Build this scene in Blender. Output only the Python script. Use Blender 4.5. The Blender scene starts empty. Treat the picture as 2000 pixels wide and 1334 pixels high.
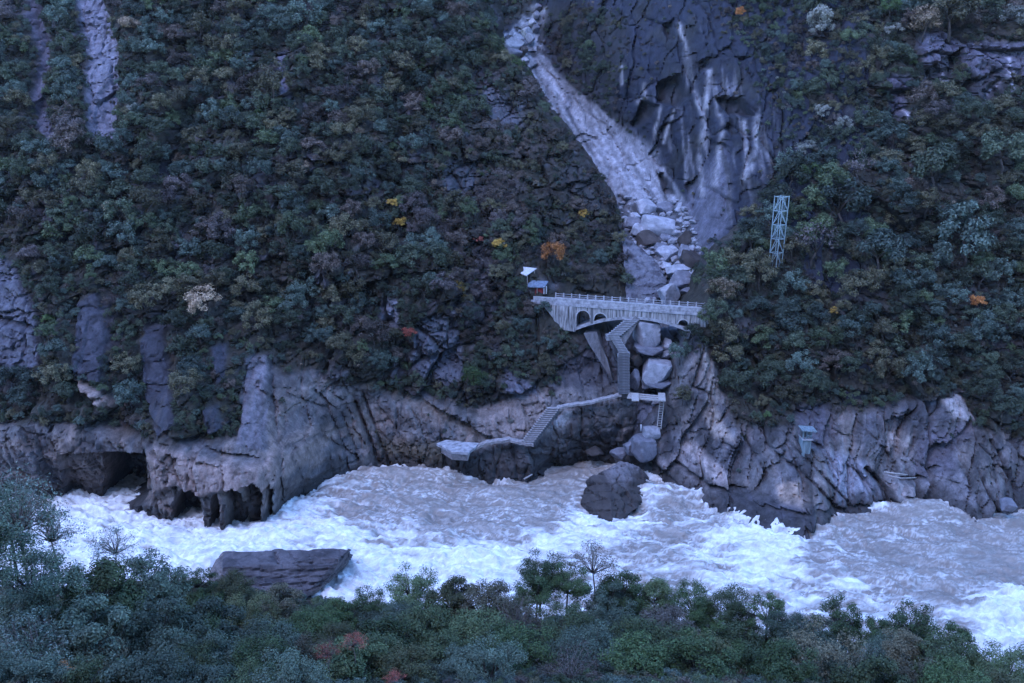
import bpy, bmesh, math, random
import numpy as np
from mathutils import Vector, Matrix

random.seed(11)
rng = np.random.default_rng(7)
S = bpy.context.scene
COL = S.collection
R = math.radians

# ------------------------------------------------------------------ camera, sky, sun, exposure
CAMZ, PITCH, F = 80.0, R(15.0), 1804.0
cam_d = bpy.data.cameras.new('camera')
cam_d.sensor_width = 36.0
cam_d.lens = F / 2000 * 36.0
cam_d.clip_start = 0.5
cam_d.clip_end = 4000
cam = bpy.data.objects.new('camera', cam_d)
COL.objects.link(cam)
cam.location = (0, 0, CAMZ)
cam.rotation_euler = (R(75.0), 0, 0)
S.camera = cam

SUN_EL, SUN_ROT = R(52.0), R(215.0)
wd = bpy.data.worlds.new('World')
S.world = wd
wd.use_nodes = True
wn = wd.node_tree
bg = wn.nodes['Background']
sky = wn.nodes.new('ShaderNodeTexSky')
sky.sky_type = 'NISHITA'
sky.sun_disc = False
sky.sun_elevation = SUN_EL
sky.sun_rotation = SUN_ROT
sky.altitude = 2500
sky.air_density = 1.0
sky.dust_density = 0.0
sky.ozone_density = 9.0
wn.links.new(sky.outputs[0], bg.inputs[0])
bg.inputs[1].default_value = 0.15

sun_d = bpy.data.lights.new('sun', 'SUN')
sun_d.energy = 0.36
sun_d.angle = R(50)
sun_d.color = (0.80, 0.73, 1.0)
sun = bpy.data.objects.new('sun', sun_d)
COL.objects.link(sun)
# the sky's sun_rotation is measured clockwise from +Y: direction to the sun
dsun = Vector((math.sin(SUN_ROT) * math.cos(SUN_EL), math.cos(SUN_ROT) * math.cos(SUN_EL), math.sin(SUN_EL)))
sun.rotation_euler = (-dsun).to_track_quat('-Z', 'Y').to_euler()

S.view_settings.view_transform = 'Standard'
S.view_settings.look = 'None'
S.view_settings.gamma = 1.0
S.view_settings.use_curve_mapping = False
S.view_settings.exposure = 2.9
S.render.engine = 'CYCLES'
S.cycles.use_denoising = True
S.cycles.max_bounces = 5
S.cycles.diffuse_bounces = 3
S.cycles.glossy_bounces = 2
S.cycles.transparent_max_bounces = 4

# ------------------------------------------------------------------ helpers: points, noise
C15, S15 = math.cos(PITCH), math.sin(PITCH)
def at(u, v, Y):
    a = (u - 1000) / F; b = (667 - v) / F
    t = Y / (C15 + b * S15)
    return Vector((a * t, Y, CAMZ + (-S15 + b * C15) * t))
def at_z(u, v, z=0.0):
    a = (u - 1000) / F; b = (667 - v) / F
    t = (z - CAMZ) / (-S15 + b * C15)
    return Vector((a * t, (C15 + b * S15) * t, z))
def proj(X, Y, Z):
    dz = Z - CAMZ
    d = np.maximum(Y * C15 - dz * S15, 1.0)
    return 1000 + F * X / d, 667 - F * (Y * S15 + dz * C15) / d

def _h(i, j, seed):
    i = i.astype(np.int64).astype(np.uint32); j = j.astype(np.int64).astype(np.uint32)
    h = i * np.uint32(374761393) + j * np.uint32(668265263) + np.uint32((seed * 974711 + 12345) & 0xffffffff)
    h = (h ^ (h >> np.uint32(13))) * np.uint32(1274126177)
    h = h ^ (h >> np.uint32(16))
    h = h * np.uint32(2246822519)
    return h ^ (h >> np.uint32(15))
def h01(i, j, seed):
    return _h(i, j, seed).astype(np.float64) / 4294967295.0
def noise(x, y, seed=0):
    i = np.floor(x); j = np.floor(y)
    fx = x - i; fy = y - j
    sx = fx * fx * fx * (fx * (fx * 6 - 15) + 10); sy = fy * fy * fy * (fy * (fy * 6 - 15) + 10)
    def g(a, b, dx, dy):
        an = h01(a, b, seed) * 2 * math.pi
        return np.cos(an) * dx + np.sin(an) * dy
    n00 = g(i, j, fx, fy); n10 = g(i + 1, j, fx - 1, fy)
    n01 = g(i, j + 1, fx, fy - 1); n11 = g(i + 1, j + 1, fx - 1, fy - 1)
    return ((n00 * (1 - sx) + n10 * sx) * (1 - sy) + (n01 * (1 - sx) + n11 * sx) * sy) * 1.5
def fbm(x, y, o=4, seed=0, gain=0.5):
    s = 0; a = 1.0; t = 0
    for k in range(o):
        s = s + a * noise(x * 2 ** k + 17.3 * k, y * 2 ** k - 9.1 * k, seed + k); t += a; a *= gain
    return s / t
def ridged(x, y, o=3, seed=0):
    s = 0; a = 1.0; t = 0
    for k in range(o):
        s = s + a * (1 - np.minimum(np.abs(noise(x * 2 ** k + 5.7 * k, y * 2 ** k + 3.1 * k, seed + k)) * 1.6, 1)); t += a; a *= 0.55
    return s / t
def facet(x, y, seed, tilt=0.9):
    """angular rock: nearest-cell planes, and the distance to the joint between cells"""
    i = np.floor(x); j = np.floor(y)
    b1 = np.full(x.shape, 9.0); b2 = np.full(x.shape, 9.0); val = np.zeros(x.shape)
    for di in (-1, 0, 1):
        for dj in (-1, 0, 1):
            ci = i + di; cj = j + dj
            dx = x - (ci + 0.15 + 0.7 * h01(ci, cj, seed)); dy = y - (cj + 0.15 + 0.7 * h01(ci, cj, seed + 1))
            d = dx * dx + dy * dy
            v = (h01(ci, cj, seed + 2) - 0.5) + tilt * ((h01(ci, cj, seed + 3) - 0.5) * dx + (h01(ci, cj, seed + 4) - 0.5) * dy)
            near = d < b1
            b2 = np.where(near, b1, np.minimum(b2, d))
            val = np.where(near, v, val)
            b1 = np.where(near, d, b1)
    return val, np.sqrt(b2) - np.sqrt(b1)
def sstep(a, b, x):
    t = np.clip((x - a) / (b - a), 0, 1)
    return t * t * (3 - 2 * t)
def line_dist(u, v, pts):
    best = np.full(u.shape, 1e9)
    for (ax, ay), (bx, by) in zip(pts[:-1], pts[1:]):
        ex, ey = bx - ax, by - ay
        L = ex * ex + ey * ey + 1e-9
        t = np.clip(((u - ax) * ex + (v - ay) * ey) / L, 0, 1)
        best = np.minimum(best, (u - ax - t * ex) ** 2 + (v - ay - t * ey) ** 2)
    return np.sqrt(best)
def poly(u, v, pts, feather=6.0):
    """1 inside the outline, fading to 0 across `feather`"""
    out = np.zeros(u.shape)
    xs = [p[0] for p in pts]; ys = [p[1] for p in pts]
    m = (u > min(xs) - feather) & (u < max(xs) + feather) & (v > min(ys) - feather) & (v < max(ys) + feather)
    if not m.any(): return out
    uu = u[m]; vv = v[m]
    ins = np.zeros(uu.shape, bool)
    n = len(pts)
    for k in range(n):
        ax, ay = pts[k]; bx, by = pts[(k + 1) % n]
        c = ((ay > vv) != (by > vv))
        if by != ay:
            ins ^= c & (uu < (bx - ax) * (vv - ay) / (by - ay) + ax)
    d = line_dist(uu, vv, list(pts) + [pts[0]])
    sd = np.where(ins, d, -d)
    out[m] = sstep(-feather, feather, sd)
    return out
def groove(u, v, pts, w):
    out = np.zeros(u.shape)
    xs = [p[0] for p in pts]; ys = [p[1] for p in pts]
    m = (u > min(xs) - 3 * w) & (u < max(xs) + 3 * w) & (v > min(ys) - 3 * w) & (v < max(ys) + 3 * w)
    if m.any():
        out[m] = np.exp(-(line_dist(u[m], v[m], pts) / w) ** 2)
    return out
def mix(a, b, t):
    return a * (1 - t[..., None]) + np.asarray(b) * t[..., None]

def tps(P, val, lam=0.05):
    P = np.asarray(P, float); n = len(P)
    def k(r2):
        return 0.5 * r2 * np.log(r2 + 1e-9)
    d2 = ((P[:, None] - P[None]) ** 2).sum(-1)
    A = np.zeros((n + 3, n + 3)); A[:n, :n] = k(d2) + lam * n * np.eye(n)
    A[:n, n] = 1; A[:n, n + 1:] = P; A[n, :n] = 1; A[n + 1:, :n] = P.T
    w = np.linalg.solve(A, np.concatenate([np.asarray(val, float), np.zeros(3)]))
    def f(x, y):
        s = w[n] + w[n + 1] * x + w[n + 2] * y
        for q in range(n):
            s = s + w[q] * k((x - P[q, 0]) ** 2 + (y - P[q, 1]) ** 2)
        return s
    return f

# ------------------------------------------------------------------ helpers: objects
def tag(o, label=None, cat=None, group=None, kind=None):
    if label: o['label'] = label
    if cat: o['category'] = cat
    if group: o['group'] = group
    if kind: o['kind'] = kind
    return o
def link(name, me, mat=None, parent=None, loc=None):
    o = bpy.data.objects.new(name, me); COL.objects.link(o)
    if mat is not None and me is not None and not me.materials: me.materials.append(mat)
    if parent is not None: o.parent = parent
    if loc is not None: o.location = loc
    return o
def empty(name, loc, rz=0.0):
    o = bpy.data.objects.new(name, None); COL.objects.link(o)
    o.location = loc; o.rotation_euler = (0, 0, rz); o.empty_display_size = 0.3
    return o
def mesh_np(name, V, Fq, smooth=True, color=None):
    me = bpy.data.meshes.new(name)
    V = np.asarray(V, np.float32); Fq = np.asarray(Fq, np.int32)
    k = Fq.shape[1]
    me.vertices.add(len(V)); me.vertices.foreach_set('co', V.ravel())
    me.loops.add(Fq.size); me.loops.foreach_set('vertex_index', Fq.ravel())
    me.polygons.add(len(Fq)); me.polygons.foreach_set('loop_start', np.arange(0, Fq.size, k, dtype=np.int32))
    me.update(calc_edges=True)
    me.polygons.foreach_set('use_smooth', np.full(len(Fq), smooth))
    if color is not None:
        a = me.attributes.new('Col', 'FLOAT_COLOR', 'POINT')
        a.data.foreach_set('color', np.concatenate([color, np.ones((len(V), 1))], 1).astype(np.float32).ravel())
    me.validate()
    return me
def grid_mesh(name, X, Y, Z, keep, color):
    ni, nj = X.shape
    idx = np.arange(ni * nj).reshape(ni, nj)
    f = np.stack([idx[:-1, :-1], idx[1:, :-1], idx[1:, 1:], idx[:-1, 1:]], -1).reshape(-1, 4)
    kf = (keep[:-1, :-1] & keep[1:, :-1] & keep[1:, 1:] & keep[:-1, 1:]).ravel()
    f = f[kf]
    used = np.unique(f)
    rem = np.full(ni * nj, -1); rem[used] = np.arange(len(used))
    V = np.stack([X, Y, Z], -1).reshape(-1, 3)[used]
    return mesh_np(name, V, rem[f], True, color.reshape(-1, 3)[used])
def bm_mesh(name, bm, smooth=False):
    bmesh.ops.recalc_face_normals(bm, faces=bm.faces[:])
    me = bpy.data.meshes.new(name); bm.to_mesh(me); bm.free()
    if smooth:
        me.polygons.foreach_set('use_smooth', np.full(len(me.polygons), True))
    return me
def add_box(bm, c, s, M=None):
    vs = []
    for dx in (-.5, .5):
        for dy in (-.5, .5):
            for dz in (-.5, .5):
                p = Vector((dx * s[0], dy * s[1], dz * s[2]))
                if M is not None: p = M @ p
                vs.append(bm.verts.new(p + Vector(c)))
    for q in ((0, 1, 3, 2), (4, 6, 7, 5), (0, 4, 5, 1), (2, 3, 7, 6), (0, 2, 6, 4), (1, 5, 7, 3)):
        bm.faces.new([vs[k] for k in q])
def add_bar(bm, a, b, w, h=None):
    a = Vector(a); b = Vector(b); d = b - a
    M = d.to_track_quat('X', 'Z').to_matrix()
    add_box(bm, (a + b) / 2, (d.length, w, h or w), M)
def add_prism(bm, pts, off):
    off = Vector(off)
    a = [bm.verts.new(p) for p in pts]; b = [bm.verts.new(Vector(p) + off) for p in pts]
    n = len(pts)
    bm.faces.new(a); bm.faces.new(b[::-1])
    for k in range(n):
        bm.faces.new((a[k], b[k], b[(k + 1) % n], a[(k + 1) % n]))
def box_part(name, c, s, m, parent, M=None, bevel=0.0):
    bm = bmesh.new(); add_box(bm, c, s, M)
    if bevel: bmesh.ops.bevel(bm, geom=bm.edges[:], offset=bevel, segments=1, affect='EDGES')
    return link(name, bm_mesh(name, bm), m, parent)
def bar_part(name, a, b, w, m, parent, h=None):
    bm = bmesh.new(); add_bar(bm, a, b, w, h)
    return link(name, bm_mesh(name, bm), m, parent)
def prism_part(name, pts, off, m, parent):
    bm = bmesh.new(); add_prism(bm, pts, off)
    return link(name, bm_mesh(name, bm), m, parent)

# ------------------------------------------------------------------ materials
def new_mat(name):
    m = bpy.data.materials.new(name); m.use_nodes = True
    nt = m.node_tree
    return m, nt, nt.nodes['Principled BSDF'], nt.nodes, nt.links
def node(nt, t, **k):
    n = nt.nodes.new(t)
    for a, b in k.items(): setattr(n, a, b)
    return n
def mapr(nt, src, a, b, c, d):
    n = node(nt, 'ShaderNodeMapRange'); n.inputs[1].default_value = a; n.inputs[2].default_value = b
    n.inputs[3].default_value = c; n.inputs[4].default_value = d
    nt.links.new(src, n.inputs[0]); return n.outputs[0]
def mulcol(nt, col, fac_out):
    n = node(nt, 'ShaderNodeVectorMath', operation='SCALE')
    nt.links.new(col, n.inputs[0]); nt.links.new(fac_out, n.inputs[3]); return n.outputs[0]
def rock_mat(name, attr=True, base=(0.2, 0.2, 0.2), scale=1.0, bump=0.6, stretch=(1, 1, 1), contrast=0.55):
    m, nt, p, N, L = new_mat(name)
    tc = node(nt, 'ShaderNodeTexCoord')
    mp = node(nt, 'ShaderNodeMapping'); mp.inputs['Scale'].default_value = stretch
    L.new(tc.outputs['Object'], mp.inputs[0])
    n1 = node(nt, 'ShaderNodeTexNoise'); n1.inputs['Scale'].default_value = 0.55 * scale; n1.inputs['Detail'].default_value = 9; n1.inputs['Roughness'].default_value = 0.68
    n2 = node(nt, 'ShaderNodeTexNoise'); n2.inputs['Scale'].default_value = 2.6 * scale; n2.inputs['Detail'].default_value = 5; n2.inputs['Roughness'].default_value = 0.7
    vo = node(nt, 'ShaderNodeTexVoronoi', feature='DISTANCE_TO_EDGE'); vo.inputs['Scale'].default_value = 0.42 * scale
    add = node(nt, 'ShaderNodeVectorMath', operation='MULTIPLY_ADD')
    L.new(n1.outputs['Color'], add.inputs[0]); add.inputs[1].default_value = (3.4, 3.4, 3.4); L.new(mp.outputs[0], add.inputs[2])
    for t in (n1, n2): L.new(mp.outputs[0], t.inputs['Vector'])
    L.new(add.outputs[0], vo.inputs['Vector'])
    f1 = mapr(nt, n1.outputs['Fac'], 0.28, 0.72, 1 - contrast, 1 + contrast)
    f2 = mapr(nt, n2.outputs['Fac'], 0.3, 0.7, 0.78, 1.22)
    f3 = mapr(nt, vo.outputs['Distance'], 0.0, 0.035, 0.72, 1.0)
    mu = node(nt, 'ShaderNodeMath', operation='MULTIPLY'); L.new(f1, mu.inputs[0]); L.new(f2, mu.inputs[1])
    mu2 = node(nt, 'ShaderNodeMath', operation='MULTIPLY'); L.new(mu.outputs[0], mu2.inputs[0]); L.new(f3, mu2.inputs[1])
    if attr:
        a = node(nt, 'ShaderNodeAttribute', attribute_name='Col'); c = a.outputs['Color']
    else:
        rgb = node(nt, 'ShaderNodeRGB'); rgb.outputs[0].default_value = (*base, 1)
        oi = node(nt, 'ShaderNodeObjectInfo')
        c = mulcol(nt, rgb.outputs[0], mapr(nt, oi.outputs['Random'], 0, 1, 0.8, 1.2))
    L.new(mulcol(nt, c, mu2.outputs[0]), p.inputs['Base Color'])
    p.inputs['Roughness'].default_value = 0.78
    p.inputs['Specular IOR Level'].default_value = 0.25
    b1 = node(nt, 'ShaderNodeBump'); b1.inputs['Strength'].default_value = bump; b1.inputs['Distance'].default_value = 0.38
    b2 = node(nt, 'ShaderNodeBump'); b2.inputs['Strength'].default_value = bump * 0.45; b2.inputs['Distance'].default_value = 0.15
    b3 = node(nt, 'ShaderNodeBump'); b3.inputs['Strength'].default_value = bump * 0.6; b3.inputs['Distance'].default_value = 0.5
    L.new(n1.outputs['Fac'], b1.inputs['Height']); L.new(n2.outputs['Fac'], b2.inputs['Height']); L.new(f3, b3.inputs['Height'])
    L.new(b1.outputs[0], b2.inputs['Normal']); L.new(b2.outputs[0], b3.inputs['Normal']); L.new(b3.outputs[0], p.inputs['Normal'])
    return m
def leaf_mat(name, c1, c2):
    m, nt, p, N, L = new_mat(name)
    oi = node(nt, 'ShaderNodeObjectInfo'); ge = node(nt, 'ShaderNodeNewGeometry')
    mx = node(nt, 'ShaderNodeMix', data_type='RGBA')
    mx.inputs[6].default_value = (*c1, 1); mx.inputs[7].default_value = (*c2, 1)
    sm = node(nt, 'ShaderNodeMath', operation='MULTIPLY_ADD')
    L.new(oi.outputs['Random'], sm.inputs[0]); sm.inputs[1].default_value = 0.6
    sc = node(nt, 'ShaderNodeMath', operation='MULTIPLY'); L.new(ge.outputs['Random Per Island'], sc.inputs[0]); sc.inputs[1].default_value = 0.4
    L.new(sc.outputs[0], sm.inputs[2]); L.new(sm.outputs[0], mx.inputs[0])
    fa_ = mapr(nt, ge.outputs['Random Per Island'], 0, 1, 0.55, 1.45)
    fb_ = mapr(nt, oi.outputs['Random'], 0, 1, 0.6, 1.4)
    fm_ = node(nt, 'ShaderNodeMath', operation='MULTIPLY'); L.new(fa_, fm_.inputs[0]); L.new(fb_, fm_.inputs[1]); f = fm_.outputs[0]
    L.new(mulcol(nt, mx.outputs[2], f), p.inputs['Base Color'])
    p.inputs['Roughness'].default_value = 0.62
    p.inputs['Specular IOR Level'].default_value = 0.22
    return m
def plain_mat(name, base, rough=0.7, var=0.35, scale=1.5, metallic=0.0, streak=False, bump=0.25):
    m, nt, p, N, L = new_mat(name)
    tc = node(nt, 'ShaderNodeTexCoord'); mp = node(nt, 'ShaderNodeMapping')
    mp.inputs['Scale'].default_value = (1.6, 1.6, 0.14) if streak else (1, 1, 1)
    L.new(tc.outputs['Object'], mp.inputs[0])
    n1 = node(nt, 'ShaderNodeTexNoise'); n1.inputs['Scale'].default_value = scale; n1.inputs['Detail'].default_value = 7; n1.inputs['Roughness'].default_value = 0.65
    L.new(mp.outputs[0], n1.inputs['Vector'])
    rgb = node(nt, 'ShaderNodeRGB'); rgb.outputs[0].default_value = (*base, 1)
    f = mapr(nt, n1.outputs['Fac'], 0.36, 0.62, 1 - var, 1 + var * 0.6)
    L.new(mulcol(nt, rgb.outputs[0], f), p.inputs['Base Color'])
    p.inputs['Roughness'].default_value = rough; p.inputs['Metallic'].default_value = metallic
    p.inputs['Specular IOR Level'].default_value = 0.3
    b = node(nt, 'ShaderNodeBump'); b.inputs['Strength'].default_value = bump; b.inputs['Distance'].default_value = 0.1
    L.new(n1.outputs['Fac'], b.inputs['Height']); L.new(b.outputs[0], p.inputs['Normal'])
    return m

M_HILL = rock_mat('hill_rock', True, bump=0.85, contrast=0.65, stretch=(1, 1, 0.7))
M_CLIFF = rock_mat('cliff_rock', True, bump=0.5, stretch=(1.2, 1.2, 0.45), contrast=0.6)
M_BANK = rock_mat('bank_soil', True, bump=0.4)
M_PALE = rock_mat('pale_boulder', False, (0.30, 0.30, 0.335), 1.3, 0.5, contrast=0.4)
M_GREY = rock_mat('grey_boulder', False, (0.16, 0.16, 0.19), 1.3, 0.4, contrast=0.4)
M_BROWN = rock_mat('brown_boulder', False, (0.058, 0.048, 0.046), 1.3, 0.4, contrast=0.5)
M_COLROCK = rock_mat('river_rock', True, bump=0.35, contrast=0.35)
M_CONC = plain_mat('weathered_concrete', (0.31, 0.31, 0.335), 0.8, 0.5, 0.9)
M_STREAK = plain_mat('streaked_concrete', (0.26, 0.255, 0.26), 0.85, 0.8, 1.5, streak=True)
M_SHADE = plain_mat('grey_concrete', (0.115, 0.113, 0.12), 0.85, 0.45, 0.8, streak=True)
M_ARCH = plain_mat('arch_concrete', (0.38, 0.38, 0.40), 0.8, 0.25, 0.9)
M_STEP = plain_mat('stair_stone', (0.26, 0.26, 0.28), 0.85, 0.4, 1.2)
M_TREAD = plain_mat('tread_and_riser_shade', (0.15, 0.15, 0.165), 0.9, 0.4, 1.2)  # steep flight's treads; on the wide steps it colours shade onto the risers
M_RISER = plain_mat('shaded_riser', (0.06, 0.06, 0.066), 0.9, 0.4, 1.2)  # darker than the treads: shade on the step fronts put into the colour
M_PATH = plain_mat('path_concrete', (0.27, 0.25, 0.255), 0.85, 0.4, 1.2)
M_MAST = plain_mat('painted_steel', (0.24, 0.32, 0.35), 0.5, 0.2, 2.0, metallic=0.0)
M_WHITE = plain_mat('white_sheet', (0.5, 0.5, 0.53), 0.6, 0.2, 2.0)
M_SLATE = plain_mat('slate_sheet', (0.14, 0.18, 0.24), 0.6, 0.4, 2.5)
M_RED = plain_mat('red_cloth', (0.20, 0.025, 0.025), 0.8, 0.35, 3.0)
M_WOOD = plain_mat('dark_timber', (0.075, 0.06, 0.055), 0.8, 0.4, 3.0)
M_LOG = plain_mat('bleached_wood', (0.34, 0.32, 0.31), 0.8, 0.3, 3.0)
M_TEAL = plain_mat('pale_teal_concrete', (0.17, 0.22, 0.245), 0.8, 0.5, 1.8, streak=True)
M_BARK = plain_mat('bark', (0.06, 0.05, 0.045), 0.9, 0.45, 4.0)
M_TWIG = plain_mat('grey_twig', (0.17, 0.14, 0.13), 0.9, 0.4, 4.0)

SPEC = {  # colour words, leaf colours
    'dark_green': ('dark green', (0.036, 0.050, 0.030), (0.056, 0.074, 0.042)),
    'blue_green': ('bluish green', (0.048, 0.072, 0.055), (0.074, 0.106, 0.080)),
    'mid_green': ('mid green', (0.052, 0.076, 0.036), (0.082, 0.112, 0.052)),
    'olive': ('olive', (0.068, 0.068, 0.036), (0.104, 0.098, 0.052)),
    'brown': ('dull brown', (0.070, 0.056, 0.044), (0.110, 0.088, 0.068)),
    'mauve': ('leafless mauve', (0.064, 0.053, 0.048), (0.094, 0.080, 0.072)),
    'pale': ('pale silvery', (0.13, 0.145, 0.115), (0.22, 0.23, 0.19)),
    'tan': ('pale tan', (0.16, 0.125, 0.075), (0.26, 0.20, 0.13)),
    'bright': ('bright green', (0.055, 0.100, 0.028), (0.080, 0.130, 0.044)),
    'yellow': ('yellow', (0.36, 0.22, 0.035), (0.50, 0.33, 0.07)),
    'orange': ('orange', (0.36, 0.135, 0.035), (0.46, 0.20, 0.06)),
    'red': ('red', (0.33, 0.075, 0.045), (0.42, 0.13, 0.09)),
}
LEAF = {k: leaf_mat(k + '_leaves', tuple(q * f for q, f in zip(a[1], (.88, .86, .92))), tuple(q * f for q, f in zip(a[2], (1.05, 1.02, 1.08)))) for k, a in SPEC.items()}
NG = {'dark_green': ((0.036, 0.062, 0.024), (0.058, 0.092, 0.034)), 'blue_green': ((0.054, 0.080, 0.055), (0.084, 0.114, 0.080)), 'mid_green': ((0.060, 0.088, 0.038), (0.094, 0.126, 0.056)), 'brown': ((0.072, 0.066, 0.040), (0.112, 0.102, 0.062)), 'mauve': ((0.070, 0.060, 0.050), (0.100, 0.088, 0.074)), 'pale': ((0.078, 0.106, 0.088), (0.122, 0.156, 0.128)), 'tan': ((0.11, 0.10, 0.075), (0.17, 0.15, 0.115)), 'olive': ((0.066, 0.074, 0.032), (0.100, 0.108, 0.048))}   # greener leaf colours for the near bank
LEAFN = {k: (leaf_mat('bank_' + k + '_leaves', *NG[k]) if k in NG else LEAF[k]) for k in SPEC}

# ------------------------------------------------------------------ the far bank: control points (measured on the photograph, turned into metres)
def ctrl(lst):
    P = []; Yv = []
    for e in lst:
        q = at_z(e[0], e[1], 0.0) if len(e) == 2 else at(*e)
        P.append((q.x, q.z)); Yv.append(q.y)
    return tps(P, Yv)

CA = [(-300, 985), (-100, 975), (100, 968), (230, 985), (330, 1018), (430, 1028), (530, 1018), (570, 975), (650, 945), (740, 917), (860, 928), (960, 938), (1040, 938), (1075, 915), (1120, 903), (1200, 903),
      (-300, 850, 173), (0, 850, 172), (110, 875, 169), (200, 870, 168.4), (330, 880, 164.4), (430, 900, 163), (530, 900, 164), (330, 835, 166.2), (480, 850, 168),
      (650, 850, 184), (650, 750, 189), (560, 720, 185), (480, 720, 181), (560, 850, 175), (740, 850, 190), (800, 820, 190), (800, 750, 193),
      (880, 866, 185.5), (900, 895, 185.2), (960, 858, 187), (1000, 856, 187), (1040, 868, 184.6), (1000, 905, 184.3), (1062, 830, 188), (1085, 797, 190), (1150, 786, 191), (1215, 773, 192.5),
      (1100, 860, 187.5), (1150, 840, 189), (1200, 850, 191.5), (1000, 790, 192), (950, 820, 190),
      (1150, 740, 196), (1000, 700, 197), (900, 750, 193), (1190, 735, 196), (1240, 740, 196.5),
      (1100, 655, 201.3), (1046, 592, 204.5), (1060, 570, 206), (1135, 660, 200.5), (1180, 665, 200), (1195, 655, 199.5), (1225, 690, 196), (1225, 640, 204), (1150, 625, 207),
      (900, 600, 201), (800, 650, 196), (700, 600, 198), (500, 600, 194), (300, 600, 190), (100, 600, 188), (0, 700, 184), (-300, 700, 184), (200, 750, 177), (330, 750, 177),
      (-300, 400, 208), (0, 400, 208), (300, 400, 209), (600, 400, 213), (900, 400, 220), (1100, 450, 221), (1200, 400, 229), (1215, 480, 222), (1225, 560, 213.5),
      (-300, 0, 250), (0, 0, 253), (300, 0, 255), (600, 0, 259), (900, 0, 272), (1000, 130, 263), (1050, 190, 256), (1100, 250, 248), (1150, 320, 239),
      (100, 200, 229), (400, 200, 231), (700, 200, 237), (900, 200, 245), (-300, -280, 300), (300, -280, 303), (900, -280, 318)]
CR = [(1040, 40, 313), (1000, 100, 299), (965, 95, 301), (1080, 200, 278), (1180, 300, 257), (1250, 380, 242), (1190, 400, 243), (1290, 450, 231), (1215, 450, 233), (1300, 520, 220), (1240, 540, 217), (1300, 580, 213), (1200, 590, 214), (1350, 570, 214),
      (1260, 640, 205), (1270, 690, 201), (1280, 750, 197), (1220, 740, 199), (1330, 700, 201), (1280, 790, 194), (1260, 830, 193), (1230, 880, 192.5), (1200, 905), (1290, 925), (1330, 800, 193),
      (1375, 520, 217), (1345, 420, 232), (1290, 350, 246), (1200, 270, 262), (1120, 200, 278), (1050, 100, 301), (1065, 20, 313), (1400, 480, 217), (1420, 420, 220), (1400, 350, 228), (1460, 350, 223), (1400, 200, 241), (1480, 200, 236), (1300, 270, 248), (1300, 100, 260), (1200, 50, 279), (1200, 150, 268),
      (1450, 50, 252), (1560, 100, 246), (1100, 0, 302), (1100, -280, 345), (1400, -280, 305), (1650, -280, 296), (1560, 300, 227), (1650, 100, 243), (950, 20, 326), (900, -60, 345), (960, 70, 313), (850, -280, 370), (850, 50, 330)]
CC = [(1230, 915), (1290, 940), (1400, 985), (1500, 1020), (1565, 1038), (1650, 1006), (1750, 1000), (1800, 985), (1900, 1010), (1960, 1018), (2000, 1003), (2350, 1010),
      (1240, 880, 188.5), (1270, 845, 188), (1310, 860, 185.5), (1350, 850, 183.5), (1450, 850, 179), (1400, 930, 177), (1470, 930, 174.5), (1560, 960, 166.5), (1600, 870, 176), (1700, 900, 176), (1850, 900, 175), (1950, 900, 173), (2000, 850, 177), (2350, 880, 175),
      (1305, 790, 189), (1320, 740, 190), (1330, 690, 191.5), (1400, 720, 188.5), (1500, 760, 185), (1650, 760, 185), (1800, 780, 183), (1950, 760, 184), (2350, 760, 184),
      (1345, 632, 192.8), (1378, 590, 194.5), (1500, 600, 197), (1700, 600, 197), (1900, 600, 197), (2350, 600, 198),
      (1372, 540, 203), (1400, 490, 208), (1450, 420, 215), (1520, 505, 205), (1500, 330, 226), (1600, 400, 214), (1700, 350, 218), (1900, 400, 212), (2350, 400, 213),
      (1560, 200, 238), (1700, 200, 235), (1900, 200, 231), (1550, 50, 251), (1700, 0, 257), (1900, 0, 255), (2350, 0, 256), (1600, -280, 297), (2350, -280, 300)]
EA = [(-300, 935), (0, 928), (90, 942), (130, 1000), (190, 1030), (250, 1078), (320, 1130), (380, 1180), (430, 1196), (520, 1212), (580, 1232), (660, 1242), (760, 1245), (800, 1262), (850, 1250), (905, 1215), (1200, 1215)]
EC = [(-300, 1625), (0, 1588), (150, 1568), (300, 1540), (350, 1512), (420, 1480), (490, 1424), (540, 1396), (590, 1392), (630, 1358), (690, 1336), (760, 1312), (800, 1300), (840, 1266), (880, 1236), (920, 1225), (1200, 1225)]
def edge_u(E, v):
    return np.interp(v, [e[0] for e in E], [e[1] for e in E])

DARK = (0.050, 0.050, 0.058); MID = (0.125, 0.120, 0.130); SOFT = (0.20, 0.185, 0.185); TAN = (0.27, 0.215, 0.195)
BROWN = (0.125, 0.098, 0.082); PALE = (0.43, 0.43, 0.44); SOIL = (0.030, 0.027, 0.020); WET = (0.035, 0.032, 0.032); OLIVE = (0.10, 0.085, 0.045)

def rough(X, Z, ang, sx, sz, amp, seed):
    """broken rock: three sizes of angular facets whose long axis leans by ang"""
    c, s = math.cos(ang), math.sin(ang)
    wx = X + 2.0 * fbm(X / 9, Z / 9, 2, seed + 40); wz = Z + 2.0 * fbm(X / 9, Z / 9, 2, seed + 50)
    p = (c * wx + s * wz); q = (-s * wx + c * wz)
    d = 0; j = 0
    for k, (sc, am) in enumerate(((1.0, 1.0), (0.42, 0.50), (0.19, 0.26))):
        f, e = facet(p / (sx * sc), q / (sz * sc), seed + 7 * k)
        d = d + f * am; j = j + am * np.exp(-(e / 0.055) ** 2) * 0.5
    return amp * (d + j)

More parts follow.
